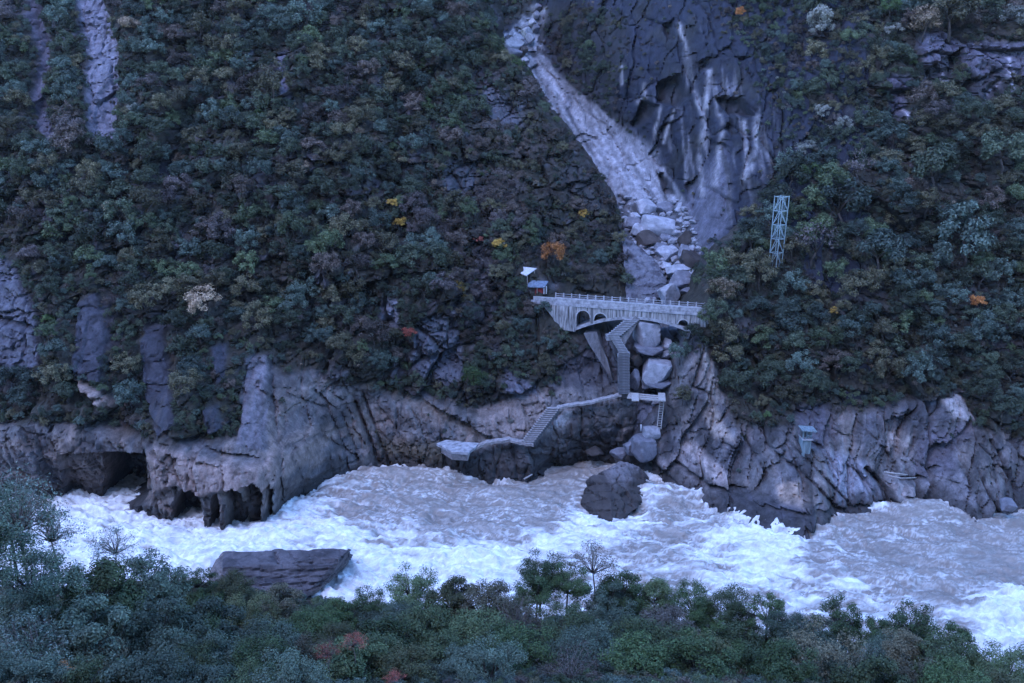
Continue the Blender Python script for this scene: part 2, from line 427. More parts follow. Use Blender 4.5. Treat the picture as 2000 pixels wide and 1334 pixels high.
BARE_A = []   # (outline, colour, depth offset, feather)
def features_A(u, v, X, Z):
    n1 = fbm(X / 14, Z / 14, 4, 3); n2 = fbm(X / 4, Z / 4, 3, 9)
    uu = u + 14 * n1 + 6 * n2; vv = v + 14 * fbm(X / 12, Z / 12, 3, 21) + 5 * n2
    low = poly(uu, vv, [(-500, 850), (60, 835), (140, 830), (280, 858), (400, 868), (465, 862), (475, 760), (500, 725), (545, 735), (620, 722), (690, 752), (740, 765), (830, 785), (880, 800), (950, 815), (1020, 770), (1080, 775), (1160, 735), (1205, 640), (1300, 600), (1400, 1200), (-500, 1200)], 10)
    d = 1.6 * n1 * (1 - low) * 1.4 + rough(X, Z, 0.25, 6, 10, 1.7, 100) * (1 - 0.25 * low) * (1 - 0.5 * poly(u, v, [(140, 560), (450, 560), (450, 870), (140, 870)], 20)) * (1 - 0.3 * poly(uu, vv, [(520, 760), (740, 760), (740, 940), (540, 980)], 20)) + 0.5 * n2 + low * (rough(X, Z, 0.5, 4.2, 7.5, 0.9, 170) + 0.2 * (ridged(X / 3 + Z / 5, Z / 2.2, 3, 175) - 0.6))
    pm_ = np.zeros(u.shape)
    for P_ in ([(140, 565), (200, 560), (222, 640), (212, 755), (142, 745)], [(268, 630), (326, 630), (350, 840), (300, 868), (266, 780)], [(405, 665), (450, 660), (450, 760), (410, 765)], [(384, 785), (430, 780), (440, 860), (388, 860)], [(-60, 470), (40, 500), (85, 600), (90, 730), (-60, 750)], [(470, 690), (530, 690), (535, 890), (455, 870)]):
        pm_ = np.maximum(pm_, poly(u, v, P_, 10))
    mk = sstep(70, 190, np.sqrt((u - 1120) ** 2 + (v - 610) ** 2)) * (1 - low) * (1 - 0.65 * pm_)
    d = d + 3.0 * fbm(X / 30, Z / 45, 2, 66) * (1 - low) + mk * (rough(X, Z, 0.2, 17, 9, 4.2, 150) + 2.5 * fbm(X / 12, Z / 10, 3, 69)) * (1 - 0.8 * poly(u, v, [(20, -80), (250, -80), (260, 290), (30, 290)], 20)) + mk * 5.0 * (0.6 - ridged(X / 17 + 0.6 * n1, Z / 75, 2, 180))
    col = np.zeros(u.shape + (3,)) + np.array(SOIL)
    col = mix(col, (0.048, 0.042, 0.048), sstep(0.0, 0.5, n1 + 0.5 * n2))
    col = mix(col, MID, sstep(0.22, 0.6, n2 + 0.3 * n1) * 0.7)
    bare = low.copy()
    # lower river cliff
    lc = mix(mix(np.zeros(col.shape) + np.array(MID), SOFT, sstep(-0.2, 0.4, n1)), TAN, sstep(-0.12, 0.3, fbm(X / 7 + 3, Z / 7, 4, 77)) * sstep(700, 860, v))
    lc = mix(lc, DARK, sstep(0.15, 0.55, fbm(X / 5, Z / 9, 4, 88)) * 0.6)
    lc = lc * (0.74 - 0.30 * sstep(0.0, 0.35, fbm(X / 8 + 9, Z / 6, 4, 95)))[..., None]
    col = mix(col, lc, low)
    def patch(pts, c, off=0.0, f=6, warp=0.6, b=1.0):
        nonlocal col, d, bare
        m = poly(u + (uu - u) * warp, v + (vv - v) * warp, pts, f)
        if c is not None: col = mix(col, c, m * 0.9)
        d = d + off * m; bare = np.maximum(bare, m * b)
        return m
    # bare slabs high on the slope
    patch([(132, -60), (184, -60), (194, 0), (216, 60), (236, 110), (228, 200), (222, 278), (176, 264), (172, 120), (150, 70)], (0.15, 0.145, 0.18), 2.2, 4, 0.35)
    patch([(38, -60), (62, -60), (72, 40), (92, 100), (88, 190), (112, 272), (76, 262), (64, 190), (70, 110), (45, 40)], (0.085, 0.08, 0.105), 1.6, 6, 0.5)
    patch([(545, 105), (560, 100), (570, 200), (556, 205)], (0.13, 0.12, 0.16), 0.8, 5)
    patch([(950, 165), (985, 185), (1022, 245), (960, 240)], (0.075, 0.075, 0.09), 0.8, 5)
    patch([(868, 305), (935, 315), (925, 385), (868, 372)], (0.05, 0.052, 0.062), 1.2, 6)
    patch([(1110, 300), (1150, 330), (1200, 400), (1150, 420), (1090, 350)], (0.035, 0.034, 0.034), 0.6, 10, 1.0, 0.6)
    # pillar faces above the caves
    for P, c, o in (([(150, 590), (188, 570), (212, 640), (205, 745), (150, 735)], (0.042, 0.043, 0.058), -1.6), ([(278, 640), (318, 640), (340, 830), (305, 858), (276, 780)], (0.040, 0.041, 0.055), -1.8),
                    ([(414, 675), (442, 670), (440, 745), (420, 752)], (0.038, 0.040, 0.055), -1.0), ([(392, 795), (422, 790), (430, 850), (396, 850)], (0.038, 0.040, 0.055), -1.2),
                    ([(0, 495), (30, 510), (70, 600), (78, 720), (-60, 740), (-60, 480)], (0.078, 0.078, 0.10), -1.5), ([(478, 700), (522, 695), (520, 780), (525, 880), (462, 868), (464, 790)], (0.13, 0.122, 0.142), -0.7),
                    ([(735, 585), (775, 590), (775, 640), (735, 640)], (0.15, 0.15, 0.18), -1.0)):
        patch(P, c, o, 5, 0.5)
    patch([(145, 740), (200, 755), (240, 800), (215, 800), (170, 770)], TAN, -1.0, 4, 0.3)
    # thin-bedded dark rock left of the bridge
    m = patch([(815, 620), (890, 625), (905, 740), (870, 775), (800, 720)], (0.082, 0.085, 0.105), 0.0, 6)
    st = (Z + 0.42 * X + 0.6 * n2) / 1.25
    d = d + m * 0.75 * (st - np.floor(st) - 0.5)
    st2 = (Z + 0.30 * X + 1.2 * n2) / 2.1
    d = d + (bare * 0.35) * (st2 - np.floor(st2) - 0.5) * sstep(0.0, 0.3, fbm(X / 11, Z / 11, 2, 5))
    patch([(985, 718), (1040, 745), (1066, 785), (1020, 795), (990, 760)], (0.115, 0.115, 0.145), -0.8, 5)
    patch([(1100, 705), (1150, 690), (1210, 640), (1245, 700), (1245, 765), (1190, 762), (1110, 762)], (0.060, 0.058, 0.068), 0.4, 8)
    patch([(930, 800), (1075, 760), (1060, 830), (1030, 856), (930, 852)], (0.20, 0.165, 0.155), 0.2, 8)
    patch([(1095, 800), (1140, 800), (1110, 840), (1070, 845)], (0.30, 0.27, 0.27), 0.0, 5)
    # the overhanging bed that runs down to the platform
    ln = line_dist(u, v, [(735, 738), (800, 768), (870, 806), (950, 850)])
    below = sstep(0, 10, v - np.interp(u, [735, 800, 870, 950], [738, 768, 806, 850])) * np.exp(-(ln / 22) ** 2)
    d = d + 2.6 * below; col = mix(col, (0.11, 0.085, 0.06), below * 0.6)
    # caves at the water
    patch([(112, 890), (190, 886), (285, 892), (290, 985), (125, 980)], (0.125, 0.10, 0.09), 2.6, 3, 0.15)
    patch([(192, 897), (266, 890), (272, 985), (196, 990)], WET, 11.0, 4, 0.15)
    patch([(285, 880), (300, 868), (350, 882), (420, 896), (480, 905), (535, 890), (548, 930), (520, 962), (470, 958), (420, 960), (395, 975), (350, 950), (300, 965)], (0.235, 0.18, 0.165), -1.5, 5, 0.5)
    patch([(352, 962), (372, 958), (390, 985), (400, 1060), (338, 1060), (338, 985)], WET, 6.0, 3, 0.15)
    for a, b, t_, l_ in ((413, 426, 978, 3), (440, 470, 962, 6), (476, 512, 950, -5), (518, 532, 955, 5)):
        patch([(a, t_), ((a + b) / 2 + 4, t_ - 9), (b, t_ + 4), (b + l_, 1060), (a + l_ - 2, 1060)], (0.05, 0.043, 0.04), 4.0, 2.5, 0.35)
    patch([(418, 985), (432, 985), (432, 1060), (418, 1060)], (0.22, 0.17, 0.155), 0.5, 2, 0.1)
    # joints
    for L_, w, dep in (([(522, 700), (530, 800), (545, 900), (552, 990)], 4, 1.6), ([(690, 790), (716, 850), (738, 905)], 4, 1.8), ([(705, 770), (735, 850), (760, 905)], 3, 1.2), ([(555, 770), (640, 800), (672, 880), (680, 930)], 3, 1.0),
                       ([(545, 880), (620, 850), (700, 895)], 3, 0.9), ([(610, 760), (665, 810), (700, 900)], 2.5, 0.9), ([(550, 820), (560, 870), (590, 930)], 2.5, 0.8), ([(545, 960), (620, 930), (700, 900)], 2.5, 0.7),
                       ([(270, 800), (330, 860), (440, 890), (520, 900)], 4, 1.5), ([(0, 620), (70, 640), (80, 700)], 5, 2.5), ([(290, 870), (320, 905)], 4, 0.8), ([(865, 890), (880, 930)], 3, 0.8), ([(1000, 870), (1010, 930)], 3, 0.8)):
        g = groove(u + 0.3 * (uu - u), v + 0.3 * (vv - v), L_, w)
        d = d + dep * g; col = mix(col, DARK, g * 0.65)
    # under the walkway: dark wet face; stains; waterline
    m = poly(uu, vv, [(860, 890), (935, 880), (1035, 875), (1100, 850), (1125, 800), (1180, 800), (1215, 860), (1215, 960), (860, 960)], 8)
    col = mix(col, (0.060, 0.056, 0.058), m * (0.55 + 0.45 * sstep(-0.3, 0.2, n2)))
    col = mix(col, OLIVE, poly(uu, vv, [(740, 860), (860, 870), (870, 940), (760, 930)], 12) * 0.55)
    streak = sstep(0.05, 0.45, noise(X / 0.9 + 2 * n1, Z / 9, 31)) * sstep(720, 800, v)
    col = mix(col, np.array(BROWN) * 0.7, streak * 0.35 * bare)
    wet = 1 - sstep(1.6, 4.4, Z + 2.4 * n2 + 1.8 * n1)
    col = mix(col, WET, wet * 0.82)
    veg = 1 - np.clip(bare * 1.25, 0, 1)
    return d, col, veg

def features_R(u, v, X, Z):
    n1 = fbm(X / 14, Z / 14, 4, 203); n2 = fbm(X / 4, Z / 4, 3, 209); n3 = fbm(X / 1.6, Z / 18, 3, 215)
    uu = u + 12 * n1 + 5 * n2; vv = v + 12 * fbm(X / 12, Z / 12, 3, 221) + 4 * n2
    gully = poly(uu, vv, [(960, 90), (1000, 60), (1032, 10), (1066, 10), (1062, 90), (1100, 150), (1160, 205), (1215, 250), (1255, 285), (1300, 335), (1335, 385), (1372, 450), (1376, 540), (1370, 600), (1345, 720), (1310, 780), (1320, 1000), (1000, 1000), (1000, 140)], 4)
    smooth = poly(uu, vv, [(1000, 110), (1090, 140), (1215, 250), (1300, 335), (1315, 385), (1210, 395), (1000, 160)], 10)
    bed = sstep(385, 410, v) * gully
    wall = 1 - gully
    d = rough(X, Z, -0.3, 7, 17, 2.2, 300) * wall + rough(X, Z, 0.5, 3.2, 3.2, 1.5, 330) * bed + rough(X, Z, 0.55, 4.5, 12, 1.5, 350) * smooth
    d = d + 0.5 * n2 + wall * 1.8 * n1
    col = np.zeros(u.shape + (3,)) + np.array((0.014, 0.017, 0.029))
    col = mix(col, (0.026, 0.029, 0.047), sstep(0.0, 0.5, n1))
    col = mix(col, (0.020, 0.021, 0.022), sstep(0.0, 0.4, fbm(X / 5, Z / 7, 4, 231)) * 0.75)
    # washed stone of the ravine
    pc = mix(np.zeros(col.shape) + np.array((0.25, 0.25, 0.28)), (0.13, 0.13, 0.155), sstep(0.0, 0.5, fbm(X / 3, Z / 7, 4, 241)))
    pc = mix(pc, (0.10, 0.095, 0.105), sstep(0.12, 0.45, n2 + 0.3 * n1) * bed * 0.75)
    pc = pc * (1 - 0.52 * bed[..., None]) * (0.85 + 0.9 * np.clip(fbm((0.86 * X + 0.51 * Z) / 1.5, (0.51 * X - 0.86 * Z) / 15, 4, 247), -0.7, 0.6))[..., None]
    rag = sstep(0.0, 0.22, fbm(X / 2.6, Z / 2.6, 3, 251)) * sstep(150, 100, v)
    pc = pc * (1 - 0.75 * rag[..., None]); d = d + 1.2 * rag * gully
    col = mix(col, pc, gully)
    def patch(pts, c, off=0.0, f=5, warp=0.5, k=0.9):
        nonlocal col, d
        m = poly(u + (uu - u) * warp, v + (vv - v) * warp, pts, f)
        if c is not None: col = mix(col, c, m * k)
        d = d + off * m
        return m
    # pale lower wall and drip stains beside the ravine
    patch([(1330, 400), (1380, 330), (1420, 300), (1430, 420), (1400, 480), (1380, 540), (1365, 480)], (0.10, 0.10, 0.13), 0, 14, 0.8, 0.8)
    patch([(1140, 230), (1200, 240), (1290, 300), (1300, 345), (1230, 300)], (0.20, 0.20, 0.225), 0, 12, 0.8, 0.7)
    zone = poly(uu, vv, [(1280, 190), (1350, 60), (1400, 120), (1500, 210), (1540, 300), (1480, 360), (1440, 430), (1350, 400), (1290, 330)], 25)
    st = sstep(0.10, 0.42, n3 + 0.25 * n1)
    col = mix(col, (0.15, 0.145, 0.165), zone * st * 0.7); col = mix(col, (0.015, 0.015, 0.017), zone * sstep(0.12, 0.4, noise(X / 1.9 + n1, Z / 16, 217)) * 0.55)
    for L_, w in (([(1325, 45), (1338, 90), (1345, 130)], 4), ([(1345, 140), (1360, 190), (1376, 240), (1368, 300), (1372, 380)], 5), ([(1385, 140), (1382, 170), (1378, 210)], 5), ([(1288, 205), (1283, 235), (1272, 280)], 3), ([(1316, 215), (1308, 240), (1298, 280)], 3),
                  ([(1404, 225), (1406, 240)], 4), ([(1408, 260), (1404, 320), (1396, 360)], 6), ([(1455, 240), (1462, 300), (1455, 350)], 5), ([(1480, 230), (1478, 290), (1468, 330)], 6), ([(1258, 165), (1260, 190), (1245, 200)], 4), ([(1213, 130), (1214, 165)], 2.5), ([(1298, 330), (1302, 350)], 4)):
        g = groove(u + 0.3 * (uu - u), v, L_, w)
        g = g * np.clip(0.75 + 1.1 * n2 + 0.5 * n3, 0, 1)
        col = mix(col, (0.27, 0.26, 0.28), g * 0.8); d = d - 0.4 * g
    # black undercuts
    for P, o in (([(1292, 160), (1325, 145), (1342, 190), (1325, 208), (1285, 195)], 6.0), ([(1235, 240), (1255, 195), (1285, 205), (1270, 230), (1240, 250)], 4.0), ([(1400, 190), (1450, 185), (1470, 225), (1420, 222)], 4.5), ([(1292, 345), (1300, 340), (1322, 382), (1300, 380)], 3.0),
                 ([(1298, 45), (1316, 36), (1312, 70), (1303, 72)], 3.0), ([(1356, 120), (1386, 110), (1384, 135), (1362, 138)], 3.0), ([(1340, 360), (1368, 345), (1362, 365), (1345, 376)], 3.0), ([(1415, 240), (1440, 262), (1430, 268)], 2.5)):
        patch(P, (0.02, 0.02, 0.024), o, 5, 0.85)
    # hollow under the bridge slabs and beside the boulders
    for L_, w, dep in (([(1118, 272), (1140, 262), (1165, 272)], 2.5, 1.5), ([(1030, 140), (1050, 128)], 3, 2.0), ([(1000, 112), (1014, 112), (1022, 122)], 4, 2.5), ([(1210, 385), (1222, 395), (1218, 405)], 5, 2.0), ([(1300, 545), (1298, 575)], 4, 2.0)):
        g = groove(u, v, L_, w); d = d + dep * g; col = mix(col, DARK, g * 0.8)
    patch([(1270, 765), (1310, 742), (1308, 770), (1290, 775)], WET, 2.0, 4, 0.2)
    patch([(1235, 790), (1290, 786), (1290, 830), (1265, 840), (1235, 850)], (0.17, 0.17, 0.21), 0.0, 6, 0.4)
    patch([(1180, 800), (1235, 795), (1235, 860), (1180, 880)], (0.10, 0.105, 0.12), 0.0, 8, 0.6)
    wet = 1 - sstep(1.0, 3.0, Z + 2.0 * n2)
    col = mix(col, WET, wet * 0.7)
    scr = poly(uu, vv, [(1045, 30), (1120, 0), (1230, 40), (1200, 200), (1240, 280), (1160, 245), (1080, 140)], 15)
    top = poly(uu, vv, [(860, -400), (1040, -400), (1045, 20), (960, 75), (860, 80)], 12)
    tr = poly(uu, vv, [(1340, -400), (1700, -400), (1700, 300), (1520, 220), (1450, 90), (1380, 20)], 18)
    veg = np.clip(scr * 0.55 + top + tr * 0.75 + 0.16 * wall * (1 - zone), 0, 1) * (1 - gully)
    col = mix(col, SOIL, np.clip(top + 0.5 * scr, 0, 1) * 0.8)
    return d, col, veg

def features_C(u, v, X, Z):
    n1 = fbm(X / 14, Z / 14, 4, 403); n2 = fbm(X / 4, Z / 4, 3, 409)
    uu = u + 14 * n1 + 6 * n2; vv = v + 14 * fbm(X / 12, Z / 12, 3, 421) + 5 * n2
    low = poly(uu, vv, [(1200, 600), (1312, 640), (1345, 640), (1372, 660), (1405, 720), (1418, 800), (1440, 838), (1500, 838), (1560, 828), (1640, 810), (1720, 790), (1790, 775), (1870, 770), (1905, 830), (1990, 862), (2500, 850), (2500, 1300), (1200, 1300)], 10)
    d = 2.0 * n1 * (1 - low) + rough(X, Z, -0.42, 5, 16, 2.6, 500) * low + rough(X, Z, 0.1, 8, 8, 1.5, 540) * (1 - low) + 0.5 * n2
    mk = sstep(60, 160, np.sqrt((u - 1520) ** 2 + (v - 500) ** 2)) * sstep(40, 120, np.sqrt((u - 1385) ** 2 + (v - 590) ** 2)) * (1 - low)
    d = d + 3.0 * fbm(X / 28, Z / 40, 2, 466) * (1 - low) + mk * (rough(X, Z, -0.2, 16, 9, 4.2, 560) + 2.5 * fbm(X / 12, Z / 10, 3, 469)) + mk * 3.5 * (0.6 - ridged(X / 17 + 0.6 * n1, Z / 60, 2, 480))
    col = np.zeros(u.shape + (3,)) + np.array(SOIL)
    col = mix(col, (0.045, 0.039, 0.040), sstep(0.0, 0.5, n1 + 0.5 * n2))
    lc = mix(mix(np.zeros(col.shape) + np.array((0.135, 0.13, 0.15)), SOFT, sstep(-0.2, 0.4, n1)), TAN, sstep(0.0, 0.5, fbm(X / 6 + 3, Z / 10, 4, 477)) * 0.8)
    c, s = math.cos(-0.42), math.sin(-0.42)
    band = fbm((c * X + s * Z) / 1.6, (-s * X + c * Z) / 11, 4, 488)
    lc = mix(lc, DARK, sstep(0.0, 0.4, band) * 0.7)
    lc = mix(lc, (0.32, 0.31, 0.33), sstep(0.1, 0.5, -band) * 0.6)
    lc = lc * (0.68 - 0.32 * sstep(-0.05, 0.35, fbm((c * X + s * Z) / 4, (-s * X + c * Z) / 12, 4, 495)))[..., None]
    col = mix(col, lc, low)
    bare = low.copy()
    def patch(pts, cc, off=0.0, f=6, warp=0.5, b=1.0):
        nonlocal col, d, bare
        m = poly(u + (uu - u) * warp, v + (vv - v) * warp, pts, f)
        if cc is not None: col = mix(col, cc, m * 0.9)
        d = d + off * m; bare = np.maximum(bare, m * b)
        return m
    # bare ledges high up
    patch([(1790, 70), (1850, 60), (1880, 90), (1860, 130), (1800, 140), (1780, 110)], (0.085, 0.08, 0.11), -2.2, 8, 0.6)
    patch([(1880, 85), (1960, 80), (2080, 85), (2080, 150), (1920, 160), (1890, 130)], (0.09, 0.085, 0.115), -2.2, 8, 0.6)
    patch([(1790, 140), (1880, 95), (1884, 120), (1850, 160), (1880, 170), (1800, 165)], (0.03, 0.03, 0.035), 3.0, 5, 0.4)
    patch([(1880, 160), (1960, 135), (1975, 175), (1930, 205), (1890, 190)], (0.035, 0.035, 0.042), 2.5, 5, 0.4)
    patch([(1725, 145), (1768, 150), (1772, 215), (1755, 245), (1738, 225)], (0.085, 0.08, 0.11), 1.0, 6, 0.5)
    patch([(1625, 225), (1650, 225), (1645, 262), (1630, 262)], (0.10, 0.095, 0.125), 0.5, 5, 0.5)
    patch([(1490, 220), (1540, 215), (1560, 300), (1500, 330)], (0.15, 0.145, 0.18), 0.3, 10, 0.7, 0.8)
    for L_, w in (([(1972, 115), (1965, 160), (1945, 185)], 4), ([(1985, 140), (1980, 200)], 3), ([(1850, 195), (1858, 240)], 3), ([(1845, 145), (1850, 165)], 4), ([(1770, 215), (1778, 245)], 3), ([(1815, 155), (1805, 170)], 4)):
        g = groove(u, v, L_, w); col = mix(col, (0.34, 0.31, 0.36), g * 0.8)
    # river cliff details
    patch([(1285, 905), (1330, 870), (1390, 920), (1420, 950), (1400, 985), (1330, 960)], (0.21, 0.185, 0.19), -1.2, 6, 0.3)
    patch([(1330, 870), (1355, 865), (1420, 920), (1430, 945), (1400, 945)], (0.34, 0.285, 0.275), -0.3, 7, 0.5)
    patch([(1370, 795), (1400, 800), (1430, 860), (1395, 850)], (0.36, 0.30, 0.27), 0, 8, 0.8)
    patch([(1375, 680), (1400, 690), (1410, 790), (1385, 790)], (0.26, 0.23, 0.215), 0, 8, 0.9)
    patch([(1515, 945), (1560, 940), (1568, 990), (1520, 975)], (0.36, 0.27, 0.22), -0.6, 4, 0.3)
    patch([(1400, 960), (1480, 965), (1590, 990), (1580, 1050), (1480, 1040), (1400, 1000)], (0.075, 0.075, 0.10), -2.5, 8, 0.4)
    patch([(1735, 935), (1775, 940), (1785, 980), (1755, 1002), (1740, 970)], (0.30, 0.265, 0.265), -1.6, 6, 0.3)
    patch([(1800, 915), (1870, 900), (1900, 960), (1900, 1020), (1860, 1010), (1790, 970)], (0.175, 0.165, 0.18), -1.5, 8, 0.4)
    patch([(1610, 880), (1690, 900), (1730, 980), (1640, 985)], (0.24, 0.24, 0.285), -0.8, 10, 0.6)
    patch([(1735, 845), (1785, 850), (1770, 878), (1735, 880)], (0.32, 0.28, 0.27), 0, 8, 0.8)
    patch([(1835, 775), (1880, 770), (1905, 820), (1860, 815)], (0.34, 0.31, 0.31), -0.6, 6, 0.7)
    patch([(1800, 830), (1900, 830), (1860, 930), (1780, 930)], (0.10, 0.09, 0.11), 0.3, 14, 1.0)
    patch([(1560, 800), (1620, 800), (1640, 860), (1600, 880), (1560, 860)], (0.08, 0.075, 0.095), 1.0, 10, 0.8)
    for L_, w, dep in (([(1318, 905), (1390, 950), (1470, 965), (1496, 925)], 4, 1.8), ([(1390, 950), (1470, 975), (1560, 1000), (1600, 985)], 4, 1.8), ([(1690, 912), (1735, 960), (1762, 1008)], 5, 2.5), ([(1500, 870), (1590, 945), (1640, 1000)], 4, 1.6), ([(1560, 1000), (1640, 995), (1750, 985)], 4, 1.6),
                       ([(1760, 935), (1800, 930), (1835, 915)], 4, 1.6), ([(1905, 900), (1930, 960), (1960, 1010)], 3, 1.6), ([(1540, 860), (1600, 920), (1660, 985)], 3, 1.2), ([(1450, 850), (1490, 910), (1496, 930)], 3, 1.2), ([(1660, 880), (1700, 970)], 3, 1.0), ([(1790, 975), (1890, 1015), (1960, 1012)], 4, 1.4), ([(1935, 860), (1960, 900), (1990, 960)], 3, 1.4), ([(1600, 870), (1630, 930)], 3, 1.0)):
        g = groove(u + 0.3 * (uu - u), v + 0.3 * (vv - v), L_, w)
        d = d + dep * g; col = mix(col, DARK, g * 0.65)
    streak = sstep(0.05, 0.45, noise(X / 1.0 + 2 * n1, Z / 9, 431)) * sstep(640, 740, v)
    col = mix(col, (0.06, 0.052, 0.05), streak * 0.35 * bare)
    wet = 1 - sstep(1.6, 4.2, Z + 2.4 * n2 + 1.8 * n1)
    col = mix(col, WET, wet * 0.8)
    veg = 1 - np.clip(bare * 1.25, 0, 1)
    return d, col, veg

SURF = {}
def relief(name, C, xr, zr, step, feats, m, side=None, E=None, umin=-330, umax=2330):
    f = ctrl(C)
    xs = np.arange(xr[0], xr[1], step); zs = np.arange(zr[0], zr[1], step)
    X, Z = np.meshgrid(xs, zs, indexing='ij')
    Y0 = f(X, Z)
    u, v = proj(X, Y0, Z)
    keep = (u > umin) & (u < umax) & (v > -270)
    s = np.full(u.shape, -1e3)
    if E is not None:
        s = (u - edge_u(E, v)) if side > 0 else (edge_u(E, v) - u)
        s = s + 10 * fbm(X / 6, Z / 6, 3, 600)
        Y0 = Y0 + (3.0 if side > 0 else 8.0) * (np.maximum(s, 0) / 10) ** 1.5 + 1.2 * np.exp(-(s / 14) ** 2)
        keep &= s < (48 if side > 0 else 30)
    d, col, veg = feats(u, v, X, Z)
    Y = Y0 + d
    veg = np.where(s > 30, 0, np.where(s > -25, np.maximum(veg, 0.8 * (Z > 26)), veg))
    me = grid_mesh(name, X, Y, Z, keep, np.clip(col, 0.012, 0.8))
    me.set_sharp_from_angle(angle=R(42))
    o = link(name, me, m)
    tag(o, kind='structure')
    SURF[name] = (X, Y, Z, keep, veg, xs, zs)
    return o
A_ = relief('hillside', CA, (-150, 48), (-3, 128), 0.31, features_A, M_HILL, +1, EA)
C_ = relief('mast_hillside', CC, (20, 150), (-3, 128), 0.31, features_C, M_HILL, -1, EC)
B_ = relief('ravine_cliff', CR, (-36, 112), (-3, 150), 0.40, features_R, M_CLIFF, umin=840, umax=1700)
def surf_y(name, x, z):
    X, Y, Z, keep, veg, xs, zs = SURF[name]
    i = int(np.clip(round((x - xs[0]) / (xs[1] - xs[0])), 0, len(xs) - 1)); j = int(np.clip(round((z - zs[0]) / (zs[1] - zs[0])), 0, len(zs) - 1))
    return Y[i, j]

# ------------------------------------------------------------------ near bank (ground on the camera's side, rising behind the camera)
def ground(x, y):
    x = np.asarray(x, float); y = np.asarray(y, float)
    shore = 133 - 0.10 * x - 0.22 * np.maximum(x - 15, 0) + 2.5 * np.sin(x / 11.0) - 4 * np.exp(-((x - 10) / 20) ** 2)
    t = shore - y
    z = 0.43 * t + 0.0012 * t * np.abs(t)
    z = z + 1.0 * np.maximum(-8 - y, 0)  # unseen slope behind the camera, steepened to block low sky light
    z = z - 6 * np.exp(-(((x + 50) / 26) ** 2 + ((y - 66) / 26) ** 2)) + 1.2 * fbm(x / 13, y / 13, 3, 701)
    flat = np.exp(-((x / 6) ** 2 + ((y + 1) / 6) ** 2))
    return z * (1 - flat) + 78.0 * flat
xs = np.arange(-230, 230.1, 1.3); ys = np.arange(-175, 150, 1.1)
X, Y = np.meshgrid(xs, ys, indexing='ij')
Z = np.maximum(ground(X, Y), -3)
nb = fbm(X / 8, Y / 8, 4, 705)
cb = mix(np.zeros(X.shape + (3,)) + np.array((0.040, 0.040, 0.024)), (0.075, 0.062, 0.042), sstep(0, 0.5, nb))
near = link('near_bank', grid_mesh('near_bank', X, Y, Z, np.ones(X.shape, bool), cb), M_BANK)
tag(near, kind='structure')

# ------------------------------------------------------------------ river
def foam_density(u, v):
    pts = [(0, 1000, .9), (120, 985, .85), (250, 985, .8), (330, 1040, .85), (200, 1060, .8), (400, 1060, .9), (500, 1060, .92), (560, 1020, .8), (400, 1110, .95), (300, 1110, .9), (620, 1050, .8), (580, 1060, .7), (640, 980, .6), (740, 935, .42), (720, 1000, .45),
           (800, 980, .36), (860, 940, .45), (940, 960, .42), (900, 1010, .40), (1000, 980, .30), (1050, 950, .15), (1100, 920, .12), (1120, 960, .15), (1080, 1010, .28), (1000, 1040, .42), (850, 1060, .6), (760, 1070, .75), (700, 1090, .85), (650, 1130, .9),
           (760, 1130, .9), (880, 1110, .95), (980, 1090, .9), (1060, 1060, .75), (1120, 1030, .75), (1160, 1010, .8), (1200, 1020, .55), (1250, 990, .3), (1290, 960, .45), (1300, 1000, .3), (1250, 1060, .5), (1330, 1050, .6), (1400, 1010, .55), (1380, 1080, .75), (1450, 1050, .8), (1520, 1070, .9), (1550, 1050, .85),
           (1590, 1030, .35), (1600, 1080, .45), (1480, 1100, .85), (1420, 1120, .7), (1320, 1120, .5), (1550, 1130, .7), (1620, 1100, .55), (1640, 1020, .3), (1700, 1010, .42), (1750, 1030, .3), (1800, 1000, .22), (1850, 1020, .3), (1950, 1040, .2), (2000, 1060, .15), (1800, 1080, .2), (1900, 1100, .22), (2000, 1130, .25), (1700, 1100, .3), (1750, 1130, .42),
           (1650, 1150, .65), (1500, 1170, .6), (1700, 1180, .55), (1850, 1160, .4), (1900, 1170, .6), (1980, 1170, .85), (1950, 1200, .9), (1800, 1190, .6), (1990, 1240, .85), (2100, 1200, .8), (2300, 1100, .4), (-200, 1000, .9), (1148, 1006, .95), (1192, 1022, .95), (1246, 1004, .85), (1276, 968, .8), (1235, 1020, .7)]
    w = 0; s = 0
    for a, b, c in pts:
        q = 1.0 / (((u - a) / 1.6) ** 2 + (v - b) ** 2 + 120) ** 1.6
        w = w + q; s = s + q * c
    return s / w
xs = np.arange(-128, 128, 0.23); ys = np.arange(104, 206, 0.23)
X, Y = np.meshgrid(xs, ys, indexing='ij')
u, v = proj(X, Y, 0 * X)
dens = foam_density(u, v)
sh_ = np.full(len(xs), 999.0)
for nm in ('hillside', 'mast_hillside', 'ravine_cliff'):
    X_, Y_, Z_, k_, v_, xa, za = SURF[nm]
    j = int(np.argmin(np.abs(za - 0.4)))
    row = np.where(k_[:, j], Y_[:, j], 999.0)
    sh_ = np.minimum(sh_, np.interp(xs, xa, row, left=999.0, right=999.0))
sd_ = sh_[:, None] - Y
dens = dens + 0.40 * np.exp(-(np.maximum(sd_, 0) / 1.7) ** 2) * sstep(-0.25, 0.3, fbm(X / 4, Y / 4, 3, 805))
wx = X + 2.2 * fbm(X / 9, Y / 6, 3, 800); wy = Y + 2.2 * fbm(X / 9, Y / 6, 3, 810)
